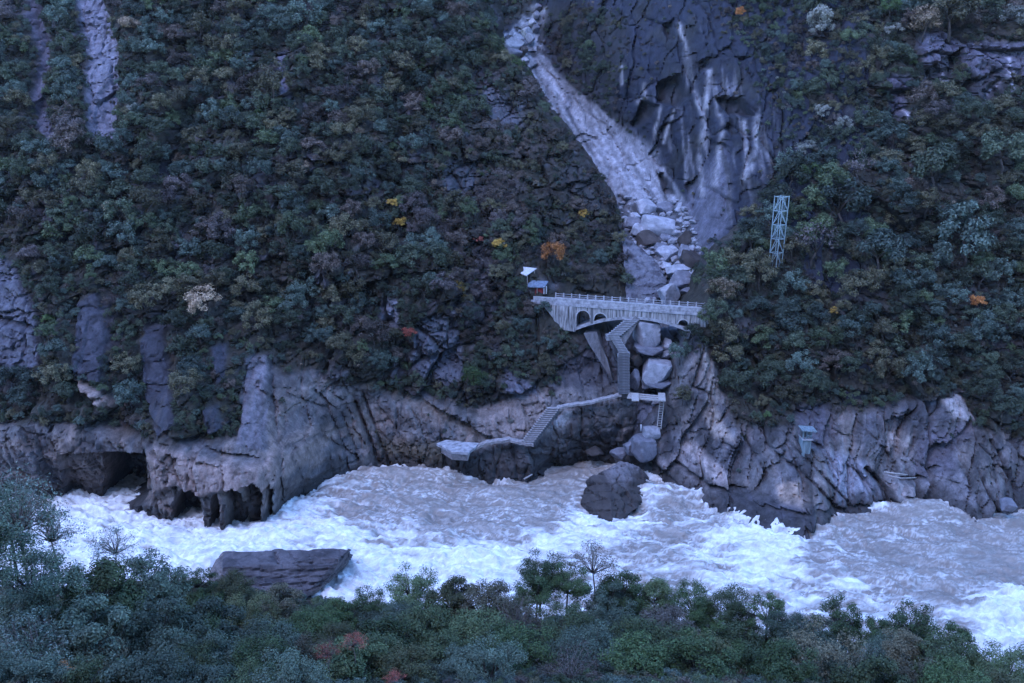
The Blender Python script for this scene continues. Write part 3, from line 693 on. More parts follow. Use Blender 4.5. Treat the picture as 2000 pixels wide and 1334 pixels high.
# flow leans across the gorge: long axis of the waves
fa = -0.16
P = wx * math.cos(fa) + wy * math.sin(fa); Q = -wx * math.sin(fa) + wy * math.cos(fa)
big = fbm(P / 17, Q / 5.5, 3, 820); med = ridged(P / 5.5, Q / 2.6, 3, 830) - 0.5; sml = fbm(P / 1.7, Q / 0.95, 3, 840)
H = 2.0 * big + 1.2 * med * (0.35 + dens) + 0.62 * sml * (0.25 + 1.1 * dens) + 0.22 * fbm(P / 0.75, Q / 0.5, 2, 845) * dens
q_ = at_z(1200, 985); H = H - 1.6 * np.exp(-(((X - q_.x) / 9) ** 2 + ((Y - q_.y) / 7) ** 2))
for a, b, h, r in ((740, 930, 1.6, 6), (860, 935, 1.2, 5), (700, 960, 1.0, 6), (1290, 965, 1.5, 5), (1160, 1015, 1.2, 4), (1500, 1075, 1.0, 6), (560, 1045, 1.2, 6), (900, 1110, 1.2, 7), (1800, 1000, 1.2, 6), (1960, 1180, 1.2, 6)):
    q = at_z(a, b)
    H = H + h * np.exp(-(((X - q.x) / (r * 1.6)) ** 2 + ((Y - q.y) / r) ** 2))
nf = 0.5 + 0.5 * (0.6 * fbm(P / 10.5, Q / 2.3, 6, 850, 0.66) * 1.9 + 0.4 * (2 * ridged(P / 9, Q / 2.2, 4, 860) - 1.15))
lw = 1.1 * fbm(X / 2.5, Y / 1.8, 3, 875); lw2 = 1.1 * fbm(X / 2.5, Y / 1.8, 3, 878)
_, e1 = facet((P + 2.2 * lw) / 7.5, (Q + 1.1 * lw2) / 1.9, 880); _, e2 = facet((P + 1.5 * lw) / 3.0, (Q + lw2) / 0.8, 885)
web = np.maximum(np.exp(-(e1 / 0.075) ** 2), 0.75 * np.exp(-(e2 / 0.09) ** 2) * sstep(-0.2, 0.3, fbm(P / 7, Q / 3, 2, 888)))
patchy = sstep(-0.35, 0.35, fbm(P / 11, Q / 4, 3, 890))
dn = np.clip(dens - 0.07, 0.02, 1)
foam = sstep(-0.10, 0.26, nf + 1.25 * dn - 1.16 + 0.16 * med)
foam = np.maximum(foam, web * np.clip(0.35 + 1.3 * dn, 0, 1.0) * (0.25 + 0.75 * patchy))
stk = ridged(P / 11 + 0.6 * lw, Q / 1.05 + 0.6 * lw2, 4, 892)
foam = np.maximum(foam, sstep(0.66, 0.86, stk) * np.clip(0.15 + 1.2 * dn, 0, 1) * (0.3 + 0.7 * patchy))
shade_ = np.clip(0.74 + 0.75 * fbm(P / 3.4, Q / 0.7, 4, 895, 0.65), 0.30, 1.0)   # thin aerated foam is greyer; wave shading is painted in as streaks too
foam = np.clip(foam * shade_, 0, 1)
watc = np.array((0.225, 0.192, 0.168)); foamc = np.array((0.88, 0.88, 0.88))
wc = mix(np.zeros(X.shape + (3,)) + watc * (1 + 0.22 * big[..., None]), foamc, foam)
keepw = (Y > 112 + 0 * X)
wm = grid_mesh('river_water', X, Y, H, keepw, np.clip(wc, 0.02, 0.9))
mw, nt, p, N, L = new_mat('rapids')
at_n = node(nt, 'ShaderNodeAttribute', attribute_name='Col')
tc = node(nt, 'ShaderNodeTexCoord'); mp = node(nt, 'ShaderNodeMapping'); mp.inputs['Scale'].default_value = (0.7, 1.25, 1.0)
L.new(tc.outputs['Object'], mp.inputs[0])
nz = node(nt, 'ShaderNodeTexNoise'); nz.inputs['Scale'].default_value = 1.5; nz.inputs['Detail'].default_value = 6; nz.inputs['Roughness'].default_value = 0.65; nz.inputs['Distortion'].default_value = 0.8
L.new(mp.outputs[0], nz.inputs['Vector'])
L.new(mulcol(nt, at_n.outputs['Color'], mapr(nt, nz.outputs['Fac'], 0.3, 0.7, 0.82, 1.14)), p.inputs['Base Color'])
sep = node(nt, 'ShaderNodeSeparateColor'); L.new(at_n.outputs['Color'], sep.inputs[0])
L.new(mapr(nt, sep.outputs[0], 0.2, 0.7, 0.32, 0.9), p.inputs['Roughness'])
p.inputs['Specular IOR Level'].default_value = 0.35
bp = node(nt, 'ShaderNodeBump'); bp.inputs['Strength'].default_value = 0.55; bp.inputs['Distance'].default_value = 0.25
L.new(nz.outputs['Fac'], bp.inputs['Height']); L.new(bp.outputs[0], p.inputs['Normal'])
river = link('river_water', wm, mw)
tag(river, kind='structure')

# ------------------------------------------------------------------ bridge
P0 = at(1045, 580, 204.0)
b_ = (667 - 603) / F
Y1 = (P0.z - CAMZ) * (C15 + b_ * S15) / (-S15 + b_ * C15)
P1 = at(1374, 603, Y1)
dv = P1 - P0
BL = math.hypot(dv.x, dv.y); BA = math.atan2(dv.y, dv.x)
br = empty('arch_bridge', (P0.x, P0.y, P0.z), BA)
tag(br, 'pale concrete arch bridge spanning the mouth of the rocky ravine', 'bridge')
W_ = 4.6
# local frame: x along the bridge, y away from the camera, z up; z = 0 is the top of the near parapet
def barr(name, x0, x1, y0, y1, z0, z1, m, par=br):
    return box_part(name, ((x0 + x1) / 2, (y0 + y1) / 2, (z0 + z1) / 2), (x1 - x0, y1 - y0, z1 - z0), m, par)
barr('deck', -1.0, BL + 0.6, 0.02, W_ - 0.02, -1.45, -0.80, M_CONC)
barr('road_surface', -1.0, BL + 0.6, 0.34, W_ - 0.34, -0.796, -0.76, M_SHADE)
barr('parapet', -0.4, BL + 0.3, 0.0, 0.30, -0.798, -0.02, M_CONC)
barr('parapet_cap', -0.45, BL + 0.35, -0.05, 0.36, -0.018, 0.10, M_ARCH)
barr('edge_band', -0.9, BL + 0.4, -0.16, -0.002, -1.55, -1.05, M_CONC)
npost = 19
for k in range(npost):
    x = 3.6 + (BL - 3.8) * k / (npost - 1)
    q = barr('railing_post', x - 0.13, x + 0.13, W_ - 0.30, W_ - 0.04, -0.798, 0.36, M_ARCH)
for z, h in ((0.14, 0.14), (-0.32, 0.12)):
    barr('railing', 3.5, BL, W_ - 0.22, W_ - 0.12, z - h / 2, z + h / 2, M_CONC)
barr('kerb', 3.4, BL, W_ - 0.60, W_ - 0.335, -0.758, -0.56, M_CONC)
S0, S1, SC = 9.6, BL + 0.8, None
SC = (S0 + S1) / 2
ZS, ZC = -7.0, -3.45           # soffit at springing and crown
def soffit(x):
    t = (x - SC) / ((S1 - S0) / 2)
    return ZC + (ZS - ZC) * t * t
RT = 0.62
bm = bmesh.new()
n = 40
rows = []
for k in range(n + 1):
    x = S0 + (S1 - S0) * k / n
    s = soffit(x); e = 2 * (ZS - ZC) * (x - SC) / (((S1 - S0) / 2) ** 2)
    nx, nz_ = -e / math.hypot(1, e), 1 / math.hypot(1, e)
    rows.append([bm.verts.new((x + a * nx * RT, y, s + a * nz_ * RT)) for a, y in ((0, -0.05), (1, -0.05), (1, W_ + 0.1), (0, W_ + 0.1))])
for k in range(n):
    for a in range(4):
        bm.faces.new((rows[k][a], rows[k][(a + 1) % 4], rows[k + 1][(a + 1) % 4], rows[k + 1][a]))
bm.faces.new(rows[0]); bm.faces.new(rows[-1][::-1])
link('arch_ring', bm_mesh('arch_ring', bm), M_CONC, br)
# spandrel walls with their small arched openings
OPEN = [(9.75, 12.75, -2.35), (13.75, 16.6, -2.7), (BL - 5.2, BL - 3.0, -2.75)]
def zlow(x):
    for a, b, zt in OPEN:
        if a <= x <= b:
            r = (b - a) / 2
            return zt - r + math.sqrt(max(0, r * r - (x - (a + b) / 2) ** 2)) * 1.0
    return soffit(x) + RT * 0.9 if S0 <= x <= S1 else -7.4
xsb = sorted(set([S0 - 0.6, S1 + 0.6] + [S0 - 0.6 + (S1 - S0 + 1.2) * k / 70 for k in range(71)] + [a + (b - a) * k / 14 for a, b, z in OPEN for k in range(15)] + [e for a, b, z in OPEN for e in (a - 0.001, b + 0.001)]))
for yy in (0.0, W_ - 0.45):
    bm = bmesh.new()
    prev = None
    for x in xsb:
        zl = min(zlow(x), -1.56)
        cur = [bm.verts.new((x, yy, -1.452)), bm.verts.new((x, yy, zl)), bm.verts.new((x, yy + 0.45, zl)), bm.verts.new((x, yy + 0.45, -1.452))]
        if prev:
            for a in range(4):
                bm.faces.new((prev[a], prev[(a + 1) % 4], cur[(a + 1) % 4], cur[a]))
        else: bm.faces.new(cur)
        prev = cur
    bm.faces.new(prev[::-1])
    link('spandrel_wall', bm_mesh('spandrel_wall', bm), M_STREAK, br)
for a, b, zt in OPEN:          # pale rims round the openings
    bm = bmesh.new(); r = (b - a) / 2; cx = (a + b) / 2; prev = None
    for k in range(17):
        t = math.pi * k / 16
        cur = [bm.verts.new((cx - rr * math.cos(t), y, zt - r + rr * math.sin(t))) for rr, y in ((r, -0.06), (r + 0.22, -0.06), (r + 0.22, 0.2), (r, 0.2))]
        if prev:
            for q in range(4): bm.faces.new((prev[q], prev[(q + 1) % 4], cur[(q + 1) % 4], cur[q]))
        else: bm.faces.new(cur)
        prev = cur
    bm.faces.new(prev[::-1])
    link('opening_rim', bm_mesh('opening_rim', bm), M_ARCH, br)
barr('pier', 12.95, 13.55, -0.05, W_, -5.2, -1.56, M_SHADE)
bm = bmesh.new()               # streaked abutment, battered, its foot following the slope
add_prism(bm, [(1.6, -0.12, -1.56), (9.0, -0.12, -1.56), (9.3, -0.4, -7.2), (5.6, -0.4, -7.0), (4.3, -0.3, -4.4), (2.6, -0.2, -2.6)], (0, W_ - 0.2, 0))
link('abutment', bm_mesh('abutment', bm), M_STREAK, br)
bm = bmesh.new()
add_prism(bm, [at(1140, 652, 199.6), at(1166, 650, 199.4), at(1176, 680, 198), at(1186, 700, 196.8), at(1197, 745, 194.6), at(1190, 735, 194.8), at(1176, 712, 196), at(1150, 672, 198.6)], (0.8, 3.5, 0))
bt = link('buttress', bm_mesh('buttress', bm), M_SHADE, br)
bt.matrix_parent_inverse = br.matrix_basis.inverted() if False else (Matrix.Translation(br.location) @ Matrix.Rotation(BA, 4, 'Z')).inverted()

# ------------------------------------------------------------------ stairs, walkways, platform, footbridge
def flight(parent, a, b, n, width, m, depth=0.5, drop=0.9, riser=None):
    me = None
    base = Vector(parent.location)
    for k in range(n):
        t = (k + 0.5) / n
        p = Vector(a).lerp(Vector(b), t)
        rise = (a.z - b.z) / n
        if me is None:
            bm = bmesh.new(); run = abs(b.y - a.y) / n
            th_ = rise * 0.5
            add_box(bm, (0, depth / 2 - 0.10, -th_ / 2), (width, depth + run + 0.2, th_))
            nf_ = len(bm.faces)
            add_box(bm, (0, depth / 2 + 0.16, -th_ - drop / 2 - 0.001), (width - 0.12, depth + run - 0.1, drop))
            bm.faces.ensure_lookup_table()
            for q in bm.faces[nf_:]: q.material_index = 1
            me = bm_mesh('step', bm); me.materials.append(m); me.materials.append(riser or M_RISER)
        o = link('step', me, None, parent)
        o.location = p - base + Vector((random.uniform(-.05, .05), 0, rise / 2))
        o.rotation_euler = (0, random.uniform(-.015, .015), random.uniform(-.02, .02))
st = empty('stone_staircase', at(1219, 772, 190.5))
tag(st, 'grey stone staircase zigzagging down from under the bridge to the ledge', 'staircase')
a1, a2, a3, a4 = at(1236, 624, 196.4), at(1199, 656, 193.6), at(1219, 690, 192.0), at(1219, 770, 189.8)
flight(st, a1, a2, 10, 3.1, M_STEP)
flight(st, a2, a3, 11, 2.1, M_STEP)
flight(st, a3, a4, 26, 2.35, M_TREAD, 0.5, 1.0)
iv = Matrix.Translation(-Vector(st.location))
for nm, pts, off in (('side_wall', [at(1240, 617, 196.6), at(1250, 622, 196.4), at(1218, 676, 192.8), at(1204, 664, 193.4)], (0.5, 1.6, -0.2)),
                     ('retaining_wall', [at(1190, 655, 194.6), at(1210, 655, 194.6), at(1226, 690, 193.4), at(1230, 772, 191.4), at(1209, 772, 191.4), at(1208, 692, 193.4)], (0, 2.5, 0))):
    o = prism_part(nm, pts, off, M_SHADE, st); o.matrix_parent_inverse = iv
box_part('landing', a2 - Vector(st.location) + Vector((-0.2, 0.9, -0.5)), (2.8, 2.2, 1.0), M_STEP, st)
box_part('landing', a3 - Vector(st.location) + Vector((0, 0.8, -0.45)), (2.6, 1.6, 0.9), M_STEP, st)

def ribbon(name, pts, w, th, m, parent=None):
    """a slab path: pts are the near-edge points; it runs back by w"""
    bm = bmesh.new(); prev = None
    P_ = []
    for (a, b) in zip(pts[:-1], pts[1:]):
        for k in range(6): P_.append(a.lerp(b, k / 6))
    P_.append(pts[-1])
    for k, q in enumerate(P_):
        j = Vector((0, 0.12 * math.sin(k * 1.7), 0.06 * math.sin(k * 2.3)))
        cur = [bm.verts.new(q + j + Vector(d)) for d in ((0, 0, 0), (0, w, 0.05), (0, w, -th), (0, 0.05, -th))]
        if prev:
            for a in range(4): bm.faces.new((prev[a], prev[(a + 1) % 4], cur[(a + 1) % 4], cur[a]))
        else: bm.faces.new(cur)
        prev = cur
    bm.faces.new(prev[::-1])
    return link(name, bm_mesh(name, bm), m, parent)
tag(ribbon('path', [at(1088, 797, 187.6), at(1110, 792, 188.0), at(1150, 787, 188.6), at(1185, 778, 189.2), at(1214, 771, 189.6)], 1.5, 0.45, M_PATH), kind='structure')
tag(ribbon('path', [at(922, 878, 182.9), at(950, 865, 183.6), at(995, 859, 184.0), at(1015, 864, 183.2), at(1042, 868, 182.4)], 1.7, 0.55, M_PATH), kind='structure')
s2 = empty('stone_steps', at(1042, 866, 183))
tag(s2, 'flight of wide stone steps climbing from the river ledge path towards the stairs', 'steps')
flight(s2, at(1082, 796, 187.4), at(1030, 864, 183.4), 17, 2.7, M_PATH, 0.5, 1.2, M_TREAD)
pf = empty('river_platform', at(893, 872, 183.5))
tag(pf, 'pale concrete viewing platform jutting over the rapids at the path end', 'platform')
ivp = Matrix.Translation(-Vector(pf.location))
zt = at(893, 868, 184).z
def onz(u_, v_): 
    q = at_z(u_, v_, zt); return q
o = prism_part('slab', [onz(852, 866), onz(872, 859), onz(905, 863), onz(936, 865), onz(925, 876), onz(914, 884), onz(882, 882)], (0, 0, -0.5), M_CONC, pf); o.matrix_parent_inverse = ivp
o = prism_part('support_wall', [onz(858, 868) + Vector((0.3, .3, -.51)), onz(882, 881) + Vector((0, .2, -.51)), onz(913, 883) + Vector((0, .2, -.51)), onz(922, 868) + Vector((-.4, 0.2, -.51)), onz(880, 862) + Vector((0, .2, -.51))], (0, 0.5, -1.7), M_PATH, pf); o.matrix_parent_inverse = ivp

fb = empty('plank_footbridge', at(1262, 776, 188.5))
tag(fb, 'small pale plank footbridge crossing the gully below the big square boulder', 'footbridge')
ivf = Matrix.Translation(-Vector(fb.location))
zf = at(1230, 771, 189).z
for k, (va, vb) in enumerate(((768.5, 775.5), (772.5, 779.5), (776.5, 783))):
    a = at_z(1228 - 1.5 * k, va, zf); b = at_z(1299, vb, zf)
    o = bar_part('beam', a, b, 0.55, M_LOG, fb, 0.32); o.matrix_parent_inverse = ivf
for uu_ in (1240, 1292):
    a = at_z(uu_, 768, zf + 0.27); b = at_z(uu_ + 1, 783, zf + 0.27)
    o = bar_part('cross_plank', a, b, 1.5, M_LOG, fb, 0.2); o.matrix_parent_inverse = ivf
ld = empty('ladder', at(1289, 838, 186.5))
tag(ld, 'pale wooden ladder dropping from the footbridge end to the flat rock', 'ladder')
ivl = Matrix.Translation(-Vector(ld.location))
for du in (-5, 3):
    o = bar_part('rail', at(1294 + du, 782, 187.6), at(1288 + du, 838, 186.2), 0.16, M_LOG, ld); o.matrix_parent_inverse = ivl
for k in range(12):
    t = (k + 0.5) / 12
    o = bar_part('rung', at(1289 - 6 * t, 782 + 56 * t, 187.58 - 1.4 * t), at(1297 - 6 * t, 782 + 56 * t, 187.58 - 1.4 * t), 0.09, M_LOG, ld); o.matrix_parent_inverse = ivl
def tube(bm, pts, rad, n=6):
    prev = None
    for k, q in enumerate(pts):
        q = Vector(q); d = (Vector(pts[min(k + 1, len(pts) - 1)]) - Vector(pts[max(k - 1, 0)])).normalized()
        a = d.orthogonal().normalized(); b = d.cross(a)
        r = rad[k] if isinstance(rad, (list, tuple)) else rad
        cur = [bm.verts.new(q + r * (math.cos(2 * math.pi * i / n) * a + math.sin(2 * math.pi * i / n) * b)) for i in range(n)]
        if prev:
            # keep the ring order aligned with the previous ring
            off = min(range(n), key=lambda s: sum((cur[(i + s) % n].co - prev[i].co).length for i in range(n)))
            cur = cur[off:] + cur[:off]
            for i in range(n): bm.faces.new((prev[i], prev[(i + 1) % n], cur[(i + 1) % n], cur[i]))
        else: bm.faces.new(cur[::-1])
        prev = cur
    bm.faces.new(prev)
bm = bmesh.new(); tube(bm, [at(1252, 842, 186.5), at(1252, 836, 186.5), at(1252, 829, 186.5)], [.16, .15, .13], 8)
tag(link('marker_post', bm_mesh('marker_post', bm, True), M_WHITE), 'short white post standing on the flat rock below the footbridge', 'post')
def log(pts, r, label):
    bm = bmesh.new(); tube(bm, pts, r, 7)
    return tag(link('driftwood_log', bm_mesh('driftwood_log', bm, True), M_LOG), label, 'log', 'bleached logs stranded on the river cliffs')
log([at(1727, 922, 172.6), at(1750, 925, 172.4), at(1773, 927, 172.6)], [.2, .18, .1], 'bleached log wedged on the cliff beyond the teal gauge post, upper of two')
log([at(1735, 929, 171.9), at(1760, 934, 171.6), at(1790, 933, 171.8)], [.14, .13, .08], 'thin bleached log wedged under the thicker one on the cliff')
log([at(1262, 938, 177.5), at(1278, 944, 176.6)], [.22, .12], 'short bleached log poking out beside the big dark river boulder')
log([at(1023, 936, 180.6), at(1040, 926, 181.0)], [.2, .12], 'short bleached log leaning on the dark rock below the ledge path')

# ------------------------------------------------------------------ hut and shelter at the bridge end
sh = empty('shelter', at(1034, 548, 208))
tag(sh, 'open shelter with a tilted white sheet roof above the red stall', 'shelter')
ivs = Matrix.Translation(-Vector(sh.location))
c4 = [at(1015, 520, 209.5), at(1048, 524, 209.0), at(1028, 538, 206.6), at(1017, 534, 207.2)]
o = prism_part('roof', c4, (0, 0.05, -0.18), M_WHITE, sh); o.matrix_parent_inverse = ivs
for q in ((1044, 526, 208.6), (1020, 534, 207.3), (1030, 536, 206.9)):
    a = at(*q); o = bar_part('post', a - Vector((0, 0, .05)), a - Vector((0, 0, 3.6)), 0.16, M_LOG, sh); o.matrix_parent_inverse = ivs
o = prism_part('back_wall', [at(1018, 532, 208.6), at(1044, 527, 208.9), at(1044, 552, 208.9), at(1018, 556, 208.6)], (0, 0.15, 0), M_WOOD, sh); o.matrix_parent_inverse = ivs
hu = empty('roadside_stall', at(1052, 577, 206))
tag(hu, 'low stall with slate coloured roof and red front at the bridge end', 'stall')
ivh = Matrix.Translation(-Vector(hu.location))
o = prism_part('roof', [at(1032, 547, 207.8), at(1071, 549, 207.4), at(1063, 561, 205.2), at(1031, 560, 205.6)], (0, 0.04, -0.2), M_SLATE, hu); o.matrix_parent_inverse = ivh
o = prism_part('front_cloth', [at(1045, 562, 205.9), at(1060, 560, 205.6), at(1060, 574, 205.6), at(1045, 578, 205.9)], (0, 0.12, 0), M_RED, hu); o.matrix_parent_inverse = ivh
o = prism_part('side_wall', [at(1033, 561, 206.2), at(1045, 562, 206.0), at(1045, 584, 206.0), at(1033, 582, 206.2)], (0, 1.4, 0), M_WOOD, hu); o.matrix_parent_inverse = ivh
for uu_ in (1062.5, 1067):
    a = at(uu_, 559, 205.5); o = bar_part('post', a, a - Vector((0, 0, 1.75)), 0.2, M_WHITE, hu); o.matrix_parent_inverse = ivh
o = bar_part('post', at(1049, 562, 205.75), at(1049, 577, 205.75), 0.13, M_LOG, hu); o.matrix_parent_inverse = ivh

# ------------------------------------------------------------------ lattice mast
mb = at(1514, 520, 203.4)
ma = empty('lattice_mast', mb, R(38))
tag(ma, 'pale blue steel lattice mast rising out of the trees', 'mast')
MH = (at(1520, 384, 203.4).z - mb.z); h0, h1 = 0.98, 1.10
lean = 0.35
def mc(k, z):
    t = z / MH; h = h0 + (h1 - h0) * t
    sx_, sy_ = ((-1, -1), (1, -1), (1, 1), (-1, 1))[k % 4]
    return Vector((sx_ * h + lean * t * math.cos(-R(38)), sy_ * h + lean * t * math.sin(-R(38)), z))
for k in range(4):
    bar_part('leg', mc(k, 0), mc(k, MH + 0.2), 0.16, M_MAST, ma)
NP = 5
for i in range(NP):
    za, zb = MH * i / NP, MH * (i + 1) / NP
    for k in range(4):
        bar_part('horizontal', mc(k, zb), mc(k + 1, zb), 0.11, M_MAST, ma)
        a_ = 1 if k % 2 else 0
        if a_: bar_part('brace', mc(k, za), mc(k + 1, zb), 0.10, M_MAST, ma)
        else: bar_part('brace', mc(k + 1, za), mc(k, zb), 0.10, M_MAST, ma)
        if i % 2 == 0: bar_part('strut', (mc(k, za) + mc(k + 1, za)) / 2, (mc(k, zb) + mc(k + 1, zb)) / 2, 0.07, M_MAST, ma)
# ------------------------------------------------------------------ gauge post on the cliff
gp0 = at(1578, 895, 173.2)
gp = empty('gauge_post', gp0)
tag(gp, 'small pale teal concrete gauge post with a slab roof on the river cliff', 'gauge post')
pp = at(1575, 858, 173.6) - gp0
box_part('pillar', (pp.x, pp.y + 0.8, pp.z / 2), (1.7, 2.6, pp.z), M_TEAL, gp, None, 0.05)
box_part('ledge', (pp.x + 0.1, pp.y + 0.7, pp.z + 0.1), (2.1, 2.9, 0.22), M_CONC, gp)
for dx in (-0.75, 0.0, 0.85): box_part('post', (pp.x + dx, pp.y - 0.2, pp.z + 1.05), (0.22, 0.25, 1.7), M_TEAL, gp)
box_part('cabin_wall', (pp.x + 0.1, pp.y + 1.3, pp.z + 1.05), (1.9, 1.4, 1.7), M_SHADE, gp)
box_part('window_sill', (pp.x + 0.45, pp.y - 0.3, pp.z + 0.9), (0.9, 0.3, 0.25), M_TEAL, gp)
box_part('roof', (pp.x + 0.25, pp.y + 0.5, pp.z + 2.02), (2.9, 3.0, 0.22), M_TEAL, gp, Matrix.Rotation(R(4), 3, 'Y'))

# ------------------------------------------------------------------ boulders
def rock_mesh(name, seed, nplanes=13, sub=4, flat=0.0):
    r = random.Random(seed)
    pl = []
    for k in range(nplanes):
        v_ = Vector((r.gauss(0, 1), r.gauss(0, 1), r.gauss(0, 1))).normalized()
        pl.append((v_, r.uniform(0.72, 1.0)))
    if flat: pl += [(Vector((0.08, -0.1, 1)).normalized(), 0.62), (Vector((0, -1, 0.12)).normalized(), 0.72), (Vector((-1, 0.1, 0)).normalized(), 0.85), (Vector((1, 0, 0.05)).normalized(), 0.85)]
    bm = bmesh.new(); bmesh.ops.create_icosphere(bm, subdivisions=sub, radius=1.0)
    for vv_ in bm.verts:
        d = vv_.co.normalized()
        rad = min([h / max(d.dot(n_), 0.05) for n_, h in pl] + [1.25])
        vv_.co = d * rad
    V = np.array([q.co[:] for q in bm.verts])
    dn = 0.05 * fbm(V[:, 0] * 2.5 + seed, V[:, 1] * 2.5 + V[:, 2] * 1.7, 3, seed) + 0.02 * noise(V[:, 2] * 9 + V[:, 0], V[:, 1] * 4, seed + 5)
    for q, k in zip(bm.verts, dn): q.co *= 1 + float(k)
    me = bm_mesh(name, bm, True)
    me.set_sharp_from_angle(angle=R(24))
    return me
ROCKS = [rock_mesh('boulder', 40 + k, 10 + k % 4, 4) for k in range(9)]
FLATS = [rock_mesh('boulder', 80 + k, 9, 4, 1.0) for k in range(4)]
GB = 'boulders strewn down the ravine'
def boulder(u_, v_, w, h, Y_, m, label, me=None, rot=None, group=GB):
    p_ = at(u_, v_, Y_)
    pxm = (p_ - Vector((0, 0, CAMZ))).length / F
    me = me or random.choice(ROCKS)
    o = bpy.data.objects.new('boulder', me); COL.objects.link(o)
    if not me.materials: me.materials.append(m)
    o.material_slots[0].link = 'OBJECT'; o.material_slots[0].material = m
    sx_ = w * pxm / 1.75; sz_ = h * pxm / 1.65
    o.location = p_; o.scale = (sx_, (sx_ + sz_) * 0.5, sz_)
    o.rotation_euler = (0, 0, random.uniform(-.5, .5)) if rot is None else rot
    return tag(o, label, 'boulder', group)
BL_ = [
 (1010, 78, 20, 14, 299, M_PALE, 'pale angular boulder over the flat one in the highest bend'),
 (1022, 84, 16, 12, 298, M_GREY, 'grey wedge of rock right of the flat boulder in the highest bend'),
 (1036, 74, 14, 14, 303, M_PALE, 'pale block halfway between the highest bend and the top'),
 (1022, 98, 14, 12, 295, M_BROWN, 'dark brown stone at the lip of the highest bend'),
 (980, 96, 20, 12, 297, M_GREY, 'grey stone at the leafy edge of the highest bend'),
 (1046, 56, 12, 12, 307, M_GREY, 'small grey stone under the topmost pale one'),
 (1046, 30, 12, 12, 312, M_PALE, 'pale stone at the upper limit of the ravine'),
 (1052, 14, 10, 12, 316, M_GREY, 'grey stone at the upper limit of the ravine'),
 (1024, 118, 16, 10, 291, M_PALE, 'pale flat stone just below the highest bend'),
 (1262, 408, 38, 26, 238, M_PALE, 'pale rounded boulder at the head of the boulder bed, beside the brown one'),
 (1301, 410, 34, 24, 238, M_GREY, 'brownish grey boulder between two pale ones at the head of the bed'),
 (1327, 413, 22, 24, 236, M_PALE, 'pale upright boulder against the cliff foot at the head of the bed'),
 (1240, 424, 20, 12, 236, M_PALE, 'small pale boulder left above the big flat slab boulder'),
 (1236, 436, 30, 18, 234, M_GREY, 'grey blocky boulder beside the big flat slab boulder'),
 (1248, 449, 28, 18, 231, M_PALE, 'white angular boulder under the big flat slab boulder'),
 (1222, 432, 18, 14, 235, M_PALE, 'small pale boulder against the dark slope beside the bed'),
 (1268, 468, 40, 26, 228, M_BROWN, 'brown mossy square boulder below the big flat slab boulder'),
 (1303, 497, 34, 26, 223, M_PALE, 'white wedge shaped boulder in the middle of the bed'),
 (1338, 470, 26, 30, 226, M_BROWN, 'tall dark brown boulder leaning on the cliff foot'),
 (1346, 512, 34, 42, 219, M_BROWN, 'large black brown boulder beside the cliff, over the white wedge'),
 (1334, 492, 18, 22, 220, M_GREY, 'grey slab leaning on the black brown boulder'),
 (1322, 528, 40, 18, 216, M_PALE, 'long white flat boulder just above the bluish one'),
 (1328, 545, 40, 26, 214.5, M_GREY, 'bluish grey rounded boulder behind the bridge railing'),
 (1358, 536, 24, 14, 215, M_PALE, 'white block boulder at the foot of the bushes'),
 (1309, 572, 36, 34, 210, M_PALE, 'pale upright boulder directly behind the bridge railing'),
 (1345, 570, 24, 14, 211, M_GREY, 'small grey boulder behind the bridge railing by the bushes'),
 (1318, 452, 24, 14, 230, M_PALE, 'pale small boulder at the edge of the cliff side rubble'),
 (1340, 446, 18, 12, 231, M_GREY, 'small grey boulder in the cliff side rubble'),
 (1300, 466, 22, 16, 228, M_GREY, 'grey boulder beside the brown mossy one'),
 (1288, 482, 20, 12, 225, M_GREY, 'flat grey boulder over the white wedge shaped one'),
 (1300, 519, 16, 10, 218, M_PALE, 'small white boulder in the notch below the white wedge'),
 (1288, 534, 14, 14, 217, M_GREY, 'small grey boulder in the dark crack beside the tilted slab'),
 (1300, 655, 26, 22, 201, M_GREY, 'grey boulder under the arch beside the layered block'),
 (1318, 645, 30, 18, 202, M_GREY, 'grey boulder below the last arch opening'),
 (1303, 672, 16, 18, 197.5, M_PALE, 'white cube like boulder under the far end of the arch'),
 (1315, 690, 18, 14, 197, M_GREY, 'small grey boulder beside the white cube like one'),
 (1301, 693, 20, 14, 196, M_PALE, 'pale boulder on top of the big square boulder'),
 (1243, 702, 22, 20, 196, M_BROWN, 'brown boulder between the staircase and the big square boulder'),
 (1240, 742, 16, 34, 194, M_GREY, 'upright grey boulder beside the foot of the staircase'),
 (1262, 752, 18, 16, 193.5, M_GREY, 'small grey boulder in the gap by the footbridge'),
 (995, 90, 44, 22, 297, M_PALE, 'pale flat boulder in the highest bend of the ravine'),
 (1002, 104, 26, 18, 294, M_GREY, 'grey boulder under the flat one in the highest bend'),
 (1030, 62, 18, 14, 304, M_PALE, 'small pale boulder at the very top of the ravine'),
 (1040, 44, 14, 12, 309, M_PALE, 'tiny pale boulder where the ravine leaves the picture'),
]
for e in BL_: boulder(*e)
boulder(1285, 437, 66, 34, 231, M_PALE, 'big flat topped pale slab boulder across the middle of the boulder bed', FLATS[0], (0, R(8), 0))
boulder(1262, 645, 48, 54, 198, M_PALE, 'tall layered pale block under the middle of the arch', FLATS[1], (0, 0, R(5)))
boulder(1266, 682, 58, 18, 195.8, M_GREY, 'flat overhanging slab at the foot of the layered block', FLATS[2], (0, R(4), 0))
boulder(1283, 722, 56, 50, 194, M_PALE, 'big square pale boulder with a flat top above the footbridge', FLATS[3], (0, R(2), R(-4)))
boulder(1285, 749, 50, 14, 192.6, M_GREY, 'narrow grey slab under the big square boulder', FLATS[2], (0, R(1), 0))
boulder(1212, 886, 30, 20, 189, M_GREY, 'grey boulder at the gully mouth behind the big dark river boulder', None, None, 'boulders at the gully mouth')
